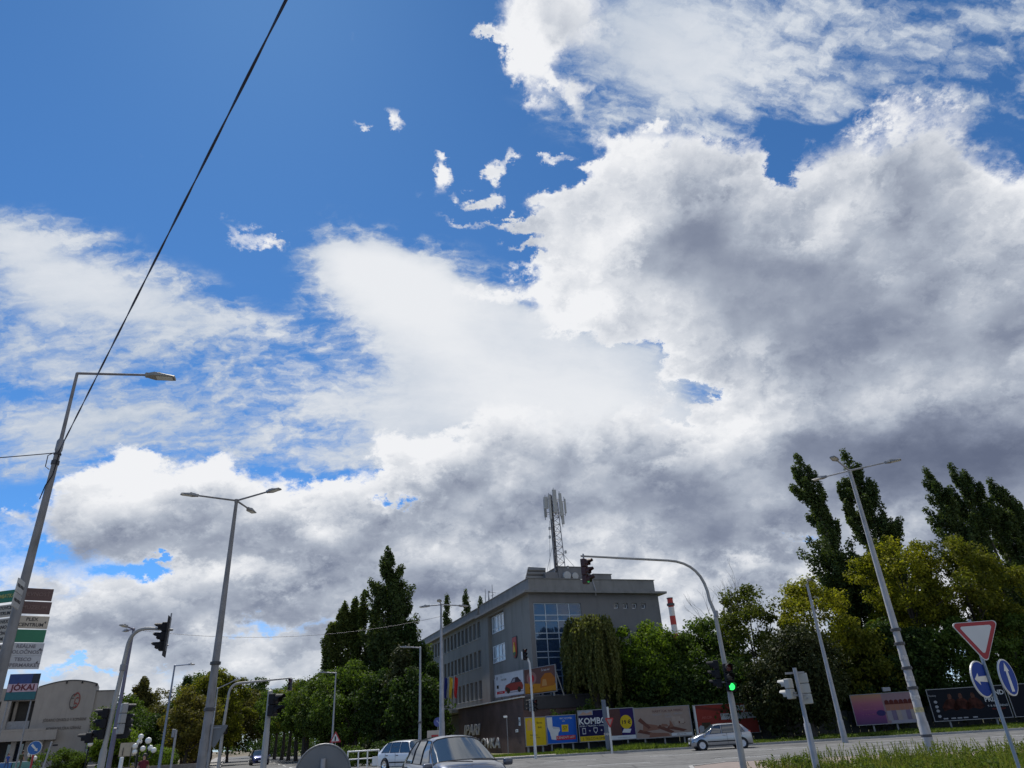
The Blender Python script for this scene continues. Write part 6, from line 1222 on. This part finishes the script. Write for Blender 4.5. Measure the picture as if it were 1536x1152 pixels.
tree(20, 'leafy_tree', 'small green tree at the left end of the poplars', (-26.38, 90), 8.4, 3.4, 3.2, 2.2, L_green, group=Tg)
poplar(14, 'poplar tops showing over the school wing', (-14.08, 128), 25.2, 1.8, [(0, 0, .98, .9), (3.4, 0, 1, .9), (6.0, .5, .95, .6)], group='tall poplars')
# street trees in a row with bare trunks
rows = [(452, 88, 7.8), (441, 94, 8.4), (432, 101, 8.8), (423, 109, 9.2), (412, 117, 9.6), (402, 126, 10.2), (392, 138, 10.8)]
for k, (px_, Y_, h) in enumerate(rows): pass
row_pos = [(-26.15, 88), (-29.14, 95), (-32.26, 102), (-35.74, 110), (-39.8, 119), (-44.26, 129)]
ords = ['first', 'second', 'third', 'fourth', 'fifth', 'sixth']
for k, p in enumerate(row_pos):
    tree(30+k, 'street_tree', ords[k]+' bare trunked tree of the street row counted from the poplars', p, 8.6+.45*k, 3.2, 3.2, 2.9, [L_green, L_yg][k % 2] if k < 3 else L_green, group='row of street trees', clumps=75, per=110, trunk=.26, size=.34)
Tf = 'trees along the far side street'
tree(41, 'leafy_tree', 'tall dark tree rising at the end of the side street', (-59.49, 165), 15.8, 6.0, 5, 3, L_dark, group=Tf, clumps=100, cr=(.9, 1.8), size=.5)
tree(42, 'leafy_tree', 'olive tree behind the far signal pole', (-47.48, 120), 10.5, 5.0, 5, 1.5, L_olive, group=Tf, clumps=110, cr=(.8, 1.5), size=.42)
tree(43, 'leafy_tree', 'yellowish tree right behind the tall three head pole', (-40.26, 96), 11.0, 4.6, 4.6, .9, L_yg, group=Tf, clumps=120, size=.36)
tree(44, 'leafy_tree', 'golden olive tree drooping left of the tall three head pole', (-37.62, 84), 8.2, 3.1, 3, .8, leafmat('leaf_gold_olive', (.10, .09, .022), (.17, .14, .03)), group=Tf, clumps=90)
tree(45, 'leafy_tree', 'dark tree behind the tall three head pole', (-51.36, 118), 13.2, 4.6, 5, 1.5, L_green, group=Tf, clumps=100, cr=(.8, 1.5), size=.42)
tree(46, 'cypress_tree', 'narrow dark cypress left of the street', (-51.71, 112), 12.0, 1.5, 1.5, 1, L_dark, shape='cone', group=Tf, clumps=60, cr=(.5, .9)); tree(47, 'leafy_tree', 'dark tree around the foot of the cypress', (-49.52, 105), 8.4, 3.4, 3, .6, L_dark, group=Tf)
tree(48, 'leafy_tree', 'mixed olive tree behind the globe lamps', (-49.45, 100), 7.4, 4.2, 4, .5, L_olive, group=Tf, clumps=110)
tree(49, 'leafy_tree', 'feathery round tree over the globe lamps', (-62.26, 125), 11.6, 3.6, 3.4, 6., L_olive, group=Tf, clumps=42, per=70)
poplar(50, 'brown green poplar right of the theatre', (-54.17, 104), 11.2, 1.7, [(0, 0, 1, 1), (1., .2, .8, .7)], m=L_olive, group=Tf)
tree(51, 'leafy_tree', 'green tree at the corner of the theatre', (-49.56, 92), 8.6, 3.2, 3, .5, L_green, group=Tf, clumps=100)
tree(52, 'leafy_tree', 'bright low tree between the left signal poles', (-41.45, 76), 4.6, 2.0, 2, .3, L_lime, group=Tf, clumps=60)
tree(53, 'leafy_tree', 'dark tree filling the gap behind the walker in red', (-46.06, 90), 6.4, 4.0, 3, .3, L_dark, group=Tf, clumps=100)
for k, (p, h, r_, lab, mm) in enumerate((((-43.23, 70, 0.5), 2.2, 2.1, 'large round shrub below the theatre lettering', L_green), ((-42.73, 71, 0.5), 1.9, 1.4, 'smaller shrub right of the large round shrub', L_green), ((-44.91, 76, 0.5), 1.5, .9, 'little shrub by the glazed theatre entrance', L_dark), ((-32.18, 66, 0), 2.5, 1.6, 'yellow green shrub behind the footway post', L_lime), ((-32.36, 68, 0), 2.0, 1.3, 'dark shrub right of the yellow green shrub', L_green), ((-11.16, 58, 0), 1.5, 1.3, 'clipped shrub behind the white hatchback', L_dark), ((-13.97, 60, 0), 1.3, 1.6, 'low shrub behind the white railing', L_green))):
    tree(60+k, 'shrub', lab, p, h, r_, r_*.9, .05, mm, group='shrubs', clumps=40, per=110, cr=(.25, .5), size=.16, trunk=.05, cat='shrub')
# --- right: willow, bushy trees, yellow trees, poplars behind the billboards
willow(70, 'drooping willow hanging over the navy billboard', (5.57, 64.3), 10.15+.2, 2.75, L_wil)
Tr = 'trees behind the billboards'
tree(71, 'leafy_tree', 'bright green bushy tree right of the willow', (10.04, 66), 10.32, 3.6, 3.4, 1.2, L_lime, group=Tr, clumps=130, per=170, size=.26)
tree(72, 'leafy_tree', 'mid green tree below the chimney', (13.35, 67), 9.15, 3.0, 3, 1.0, L_green, group=Tr, clumps=110, per=160, size=.26)
tree(73, 'leafy_tree', 'dark lower tree behind the plank billboard', (11.34, 64), 6.4, 3.6, 2, .8, L_dark, group=Tr, clumps=100)
tree(74, 'leafy_tree', 'green tree behind the near signal pole', (16.93, 68), 10.53, 3.2, 3, .8, L_green, group=Tr, clumps=110, per=150)
tree(75, 'leafy_tree', 'leafy tree with upright sprays around the dead branches', (20.04, 66), 13.46, 3.2, 3, 1.0, leafmat('leaf_fresh', (.06, .085, .016), (.12, .125, .022)), group=Tr, clumps=110, per=140, size=.28)
tree(76, 'leafy_tree', 'shady tree filling in behind the red billboard', (17.54, 63.5), 6.6, 3.8, 2.2, .3, L_dark, group=Tr, clumps=120)
tree(77, 'leafy_tree', 'golden yellow tree in front of the right poplars', (24.91, 64), 12.75, 3.3, 2.8, 5.4, L_yel, group=Tr, clumps=85, per=150, size=.26)
tree(78, 'pine_tree', 'broad dark pine right of the red billboard', (20.65, 57.5), 8.0, 3.2, 2.6, .4, L_pine, group=Tr, clumps=150, per=150, size=.26)
tree(79, 'pine_tree', 'dark pine left of the grey lamp pole', (19.32, 59), 5.8, 2.6, 2.2, .2, L_pine, group=Tr, clumps=90)
tree(80, 'leafy_tree', 'tall yellow green tree right of the white lamp pole', (34.69, 66), 16.35, 4.2, 3.6, 6.5, L_yel, group=Tr, clumps=110, per=150, size=.27)
tree(81, 'leafy_tree', 'large olive yellow tree at the edge above the give way sign', (39.9, 65.5), 16.19, 4.8, 4.2, 5.2, L_yg, group=Tr, clumps=170, per=160, size=.27)
tree(82, 'leafy_tree', 'dark tree under the tall yellow green tree', (31.64, 63.6), 8.6, 3.6, 1.7, .6, L_dark, group=Tr, clumps=120)
tree(83, 'leafy_tree', 'dark green tree behind the GRAND PRIX billboard', (36.13, 63.6), 8.8, 4.0, 1.7, .6, L_green, group=Tr, clumps=120)
tree(84, 'leafy_tree', 'shaded tree beyond the plain black billboard', (41.76, 64.5), 9.2, 4.4, 3, .4, L_green, group=Tr, clumps=120)
tree(85, 'leafy_tree', 'olive tree between the golden tree and the white lamp pole', (28.3, 64), 9.0, 3.0, 2.6, 1.0, L_yg, group=Tr, clumps=100)
tree(86, 'leafy_tree', 'dark thicket tree left of the pink billboard', (25.95, 65), 6., 3.0, 2., .2, L_dark, group=Tr, clumps=100)
tree(87, 'leafy_tree', 'small dark tree below the GRAND PRIX tree', (29.85, 65), 5.6, 3.0, 1.6, .2, L_dark, group=Tr, clumps=90)
poplar(90, 'tall windswept poplar, leftmost of the right hand poplars', (32.37, 72), 27.34, 3.5, [(0, 0, 1, 1), (.8, .3, .84, .9), (.3, -.5, .6, 1)], wind=(-1.7, 0), per=60)
poplar(91, 'tall windswept poplar behind the white lamp head', (38.25, 73), 27.81, 3.4, [(0, 0, 1, 1.), (-1.3, .2, .87, .6), (1.0, .3, .88, .9)], wind=(-1.9, 0), per=58)
poplar(92, 'wide poplar with leaning plumes near the edge, left plume', (52.13, 82), 28.09, 3.4, [(0, 0, 1, .9), (.9, 0, .93, .9)], wind=(-2.0, 0), per=56)
poplar(93, 'wide poplar with leaning plumes near the edge, middle plume', (56.27, 83), 28.71, 3.6, [(0, 0, 1, 1), (1.6, .4, .97, .95), (-.9, .2, .9, .8)], wind=(-2.2, 0), per=56)
poplar(94, 'poplar plume cut by the edge of the view', (61, 84), 26.82, 3.5, [(0, 0, 1, 1), (1.6, .4, .95, .9), (-1.2, .2, .92, .9)], wind=(-2.2, 0), per=56)
# bare dead tree
rng = np.random.default_rng(5); dt = thing('dead_tree', 'bare grey dead branches sticking up above the green trees', 'tree', (21.03, 67, 0)); b = MB()
def twig(p, d, L_, r_, k):
    q = p+d*L_; mid = p+d*L_*.5+Vector((rng.normal(), rng.normal(), rng.normal()))*L_*.06; b.tube([p, mid, q], [r_, r_*.8, r_*.55], 5, False)
    if k:
        for _ in range(2 if rng.uniform() < .7 else 3): twig(q, (d+Vector((rng.normal()*.42, rng.normal()*.3, .25+rng.normal()*.18))).normalized(), L_*rng.uniform(.55, .85), r_*.55, k-1)
twig(Vector((0, 0, 0)), Vector((0, 0, 1)), 3.2, .2, 0)
for dx in (-.55, -.2, .15, .42): twig(Vector((0, 0, 3.1)), Vector((dx, 0, 1)).normalized(), 3.7, .10, 4)
b.build('branches', bark_pale, dt)
# ivy and low growth over the fence and the billboards
rng = np.random.default_rng(8); n = 150; xs = rng.uniform(1.5, 19, n); c = np.stack([xs, 61.9-.012*xs+rng.uniform(-.1, .5, n), 2.75+.25*np.sin(xs*1.7)+rng.normal(size=n)*.16], 1)
V, F = leaves(rng, c, rng.uniform(.2, .45, n), 60, .17); o = mesh_np('ivy', V, F, L_green); tag(o, 'leafy creeper running along the tops of the billboards', 'creeper', kind='stuff')
n = 230; xs = rng.uniform(17, 48, n); c = np.stack([xs, 63.2-.02*xs+rng.uniform(-.5, .8, n), rng.uniform(.2, 3.2, n)], 1)
V, F = leaves(rng, c, rng.uniform(.5, .9, n), 90, .26); o = mesh_np('undergrowth', V, F, L_dark); tag(o, 'dark undergrowth between the billboards and the trees', 'undergrowth', kind='stuff')
n = 260; xs = rng.uniform(-60, -8, n); c = np.stack([xs, 100+(-xs-8)*1.2+rng.uniform(-4, 8, n), rng.uniform(.2, 3.5, n)], 1)
V, F = leaves(rng, c, rng.uniform(.8, 1.6, n), 60, .45); o = mesh_np('thicket', V, F, L_dark); tag(o, 'dark thicket closing the view behind the street trees', 'thicket', kind='stuff')
n = 900; xs = rng.uniform(-260, 260, n); c = np.stack([xs, 330+rng.uniform(-30, 60, n), rng.uniform(.5, 11, n)], 1)
V, F = leaves(rng, c, rng.uniform(2.5, 4.5, n), 30, 1.6); o = mesh_np('woods', V, F, L_dark); tag(o, 'far off wood along the horizon', 'wood', kind='stuff')

# ---------------------------------------------------------------- grass and weeds
G1 = leafmat('grass_blade', (.11, .14, .022), (.19, .20, .045), .3, .4); G2 = leafmat('grass_dry', (.20, .16, .06), (.28, .23, .09), .3, .3)
def blades(name, rng, xy, z0, hgt, wid, m, label, bend=.35, parts=2):
    n = len(xy); h = hgt*rng.uniform(.45, 1.15, n); an = rng.uniform(0, 6.28, n); d = np.stack([np.cos(an), np.sin(an)], 1); w = wid*rng.uniform(.7, 1.4, n); per = np.stack([-d[:, 1], d[:, 0]], 1)
    ln = rng.normal(size=(n, 1))*.12*h[:, None]+bend*h[:, None]*rng.uniform(.2, 1, (n, 1))
    def pt(f, s): return np.concatenate([xy+d*ln*f*f+per*(w*s*(1-.9*f))[:, None], (z0+h*f*(1-.18*f))[:, None]], 1)
    V = np.stack([pt(0, -1), pt(0, 1), pt(.5, 1), pt(.5, -1), pt(1, .6), pt(1, -.6)], 1).reshape(-1, 3)
    b = np.arange(n)[:, None]*6; F = np.concatenate([b+np.array([0, 1, 2, 3]), b+np.array([3, 2, 4, 5])])
    o = mesh_np(name, V, F, m); return tag(o, label, 'grass', kind='stuff')
rng = np.random.default_rng(3)
# tall weeds on the near island
def in_isl(p): return (p[:, 1] > 14.2) & (p[:, 1] < 25.2-.28*(p[:, 0]-8)) & (p[:, 0] > 6.3+.05*p[:, 1]*0)
p = np.stack([rng.uniform(6.2, 20, 90000), rng.uniform(14.5, 24.5, 90000)], 1)
clump = np.sin(p[:, 0]*1.9+np.sin(p[:, 1]*1.3))*.5+np.sin(p[:, 1]*2.3+p[:, 0]*.7)*.5
keep = in_isl(p) & (clump+rng.normal(size=len(p))*.45 > -.3); p = p[keep]; cl = clump[keep]
left_fade = np.clip((p[:, 0]-6.)/2.2, .25, 1)
hh = (.24+.15*cl)*left_fade
n = len(p)
blades('tall_grass', rng, p, np.full(n, .13), np.clip(hh, .12, .62), .011, G1, 'tall yellow green grass on the near island')
q = p[rng.uniform(size=n) < .10]
blades('dry_grass', rng, q, np.full(len(q), .13), np.full(len(q), .46), .007, G2, 'dry stems standing among the tall grass')
# seed heads on wiry stalks
sp = p[rng.uniform(size=n) < .03]; c = []; stalk = []
for x, y in sp:
    h = rng.uniform(.34, .68)*min(1, max(.55, (x-5.2)/3)); dx, dy = rng.normal()*.08, rng.normal()*.08; stalk.append((x, y, h, dx, dy))
    for k in range(7): g = .68+.32*k/6; c.append((x+dx*g, y+dy*g, .13+h*g))
V, F = leaves(rng, np.array(c), np.full(len(c), .016), 4, .032, 1.4, .2, .3); sv, sf = [], []
for x, y, h, dx, dy in stalk:
    i = len(sv); sv += [(x-.006, y, .12), (x+.006, y, .12), (x+dx+.004, y+dy, .12+h), (x+dx-.004, y+dy, .12+h)]; sf.append((i, i+1, i+2, i+3))
i = len(V); o = mesh_np('seed_grass', np.concatenate([V, np.array(sv)]), np.concatenate([F, np.array(sf)+i]), G1); tag(o, 'grass stalks with seed heads on the near island', 'grass', kind='stuff')
# verge under the billboards: short turf with brighter tufts
p = np.stack([rng.uniform(1.5, 42, 42000), rng.uniform(0, 1, 42000)], 1); ky = 54-.12*p[:, 0]; p[:, 1] = ky+.35+p[:, 1]**.8*(61-ky)
cl = np.sin(p[:, 0]*.9+1)+np.sin(p[:, 0]*2.1+p[:, 1]); n = len(p)
far_gap = np.where(p[:, 0] > 13.5, .55, 1.)
blades('verge_grass', rng, p, np.full(n, .09), np.clip(.22+.13*cl, .08, .5)*far_gap, .03, leafmat('verge_blade', (.075, .115, .02), (.13, .165, .03)), 'green tufty grass along the verge below the billboards')
p = np.stack([rng.uniform(-9, 3, 9000), rng.uniform(56.5, 61, 9000)], 1); blades('verge_grass', rng, p, np.full(len(p), .09), np.full(len(p), .16), .03, MATS['verge_blade'], 'short grass between the brick wall and the pavement')
p = np.stack([rng.uniform(-70, -30, 9000), rng.uniform(68, 83, 9000)], 1); p = p[p[:, 0] < -34-(p[:, 1]-66)*.5]; blades('dry_grass', rng, p, np.full(len(p), .55), np.full(len(p), .22), .035, G2, 'straw coloured grass on the planted square')

# broad leaved weeds mixed into the tall grass and along the kerbs
w = p0 = np.stack([rng.uniform(6.4, 19, 900), rng.uniform(14.8, 24, 900)], 1); w = w[in_isl(w)]; w = w[(np.sin(w[:, 0]*2.7)+np.sin(w[:, 1]*1.9+w[:, 0])) > .35]
c = np.concatenate([np.stack([w[:, 0], w[:, 1], .2+.22*rng.uniform(size=len(w))], 1), np.stack([w[:, 0]+.05, w[:, 1], .34+.2*rng.uniform(size=len(w))], 1)])
V, F = leaves(rng, c, rng.uniform(.08, .2, len(c)), 26, .07); o = mesh_np('weeds', V, F, leafmat('weed_leaf', (.06, .10, .018), (.12, .15, .03))); tag(o, 'broad leaved weeds among the tall grass', 'weeds', kind='stuff')
x = rng.uniform(3.5, 40, 170); c = np.stack([x, 54.4-.12*x+rng.uniform(0, .5, 170), .12+.1*rng.uniform(size=170)], 1)
V, F = leaves(rng, c, rng.uniform(.1, .32, 170), 30, .11); o = mesh_np('weeds', V, F, MATS['weed_leaf']); tag(o, 'weeds along the kerb below the billboards', 'weeds', kind='stuff')
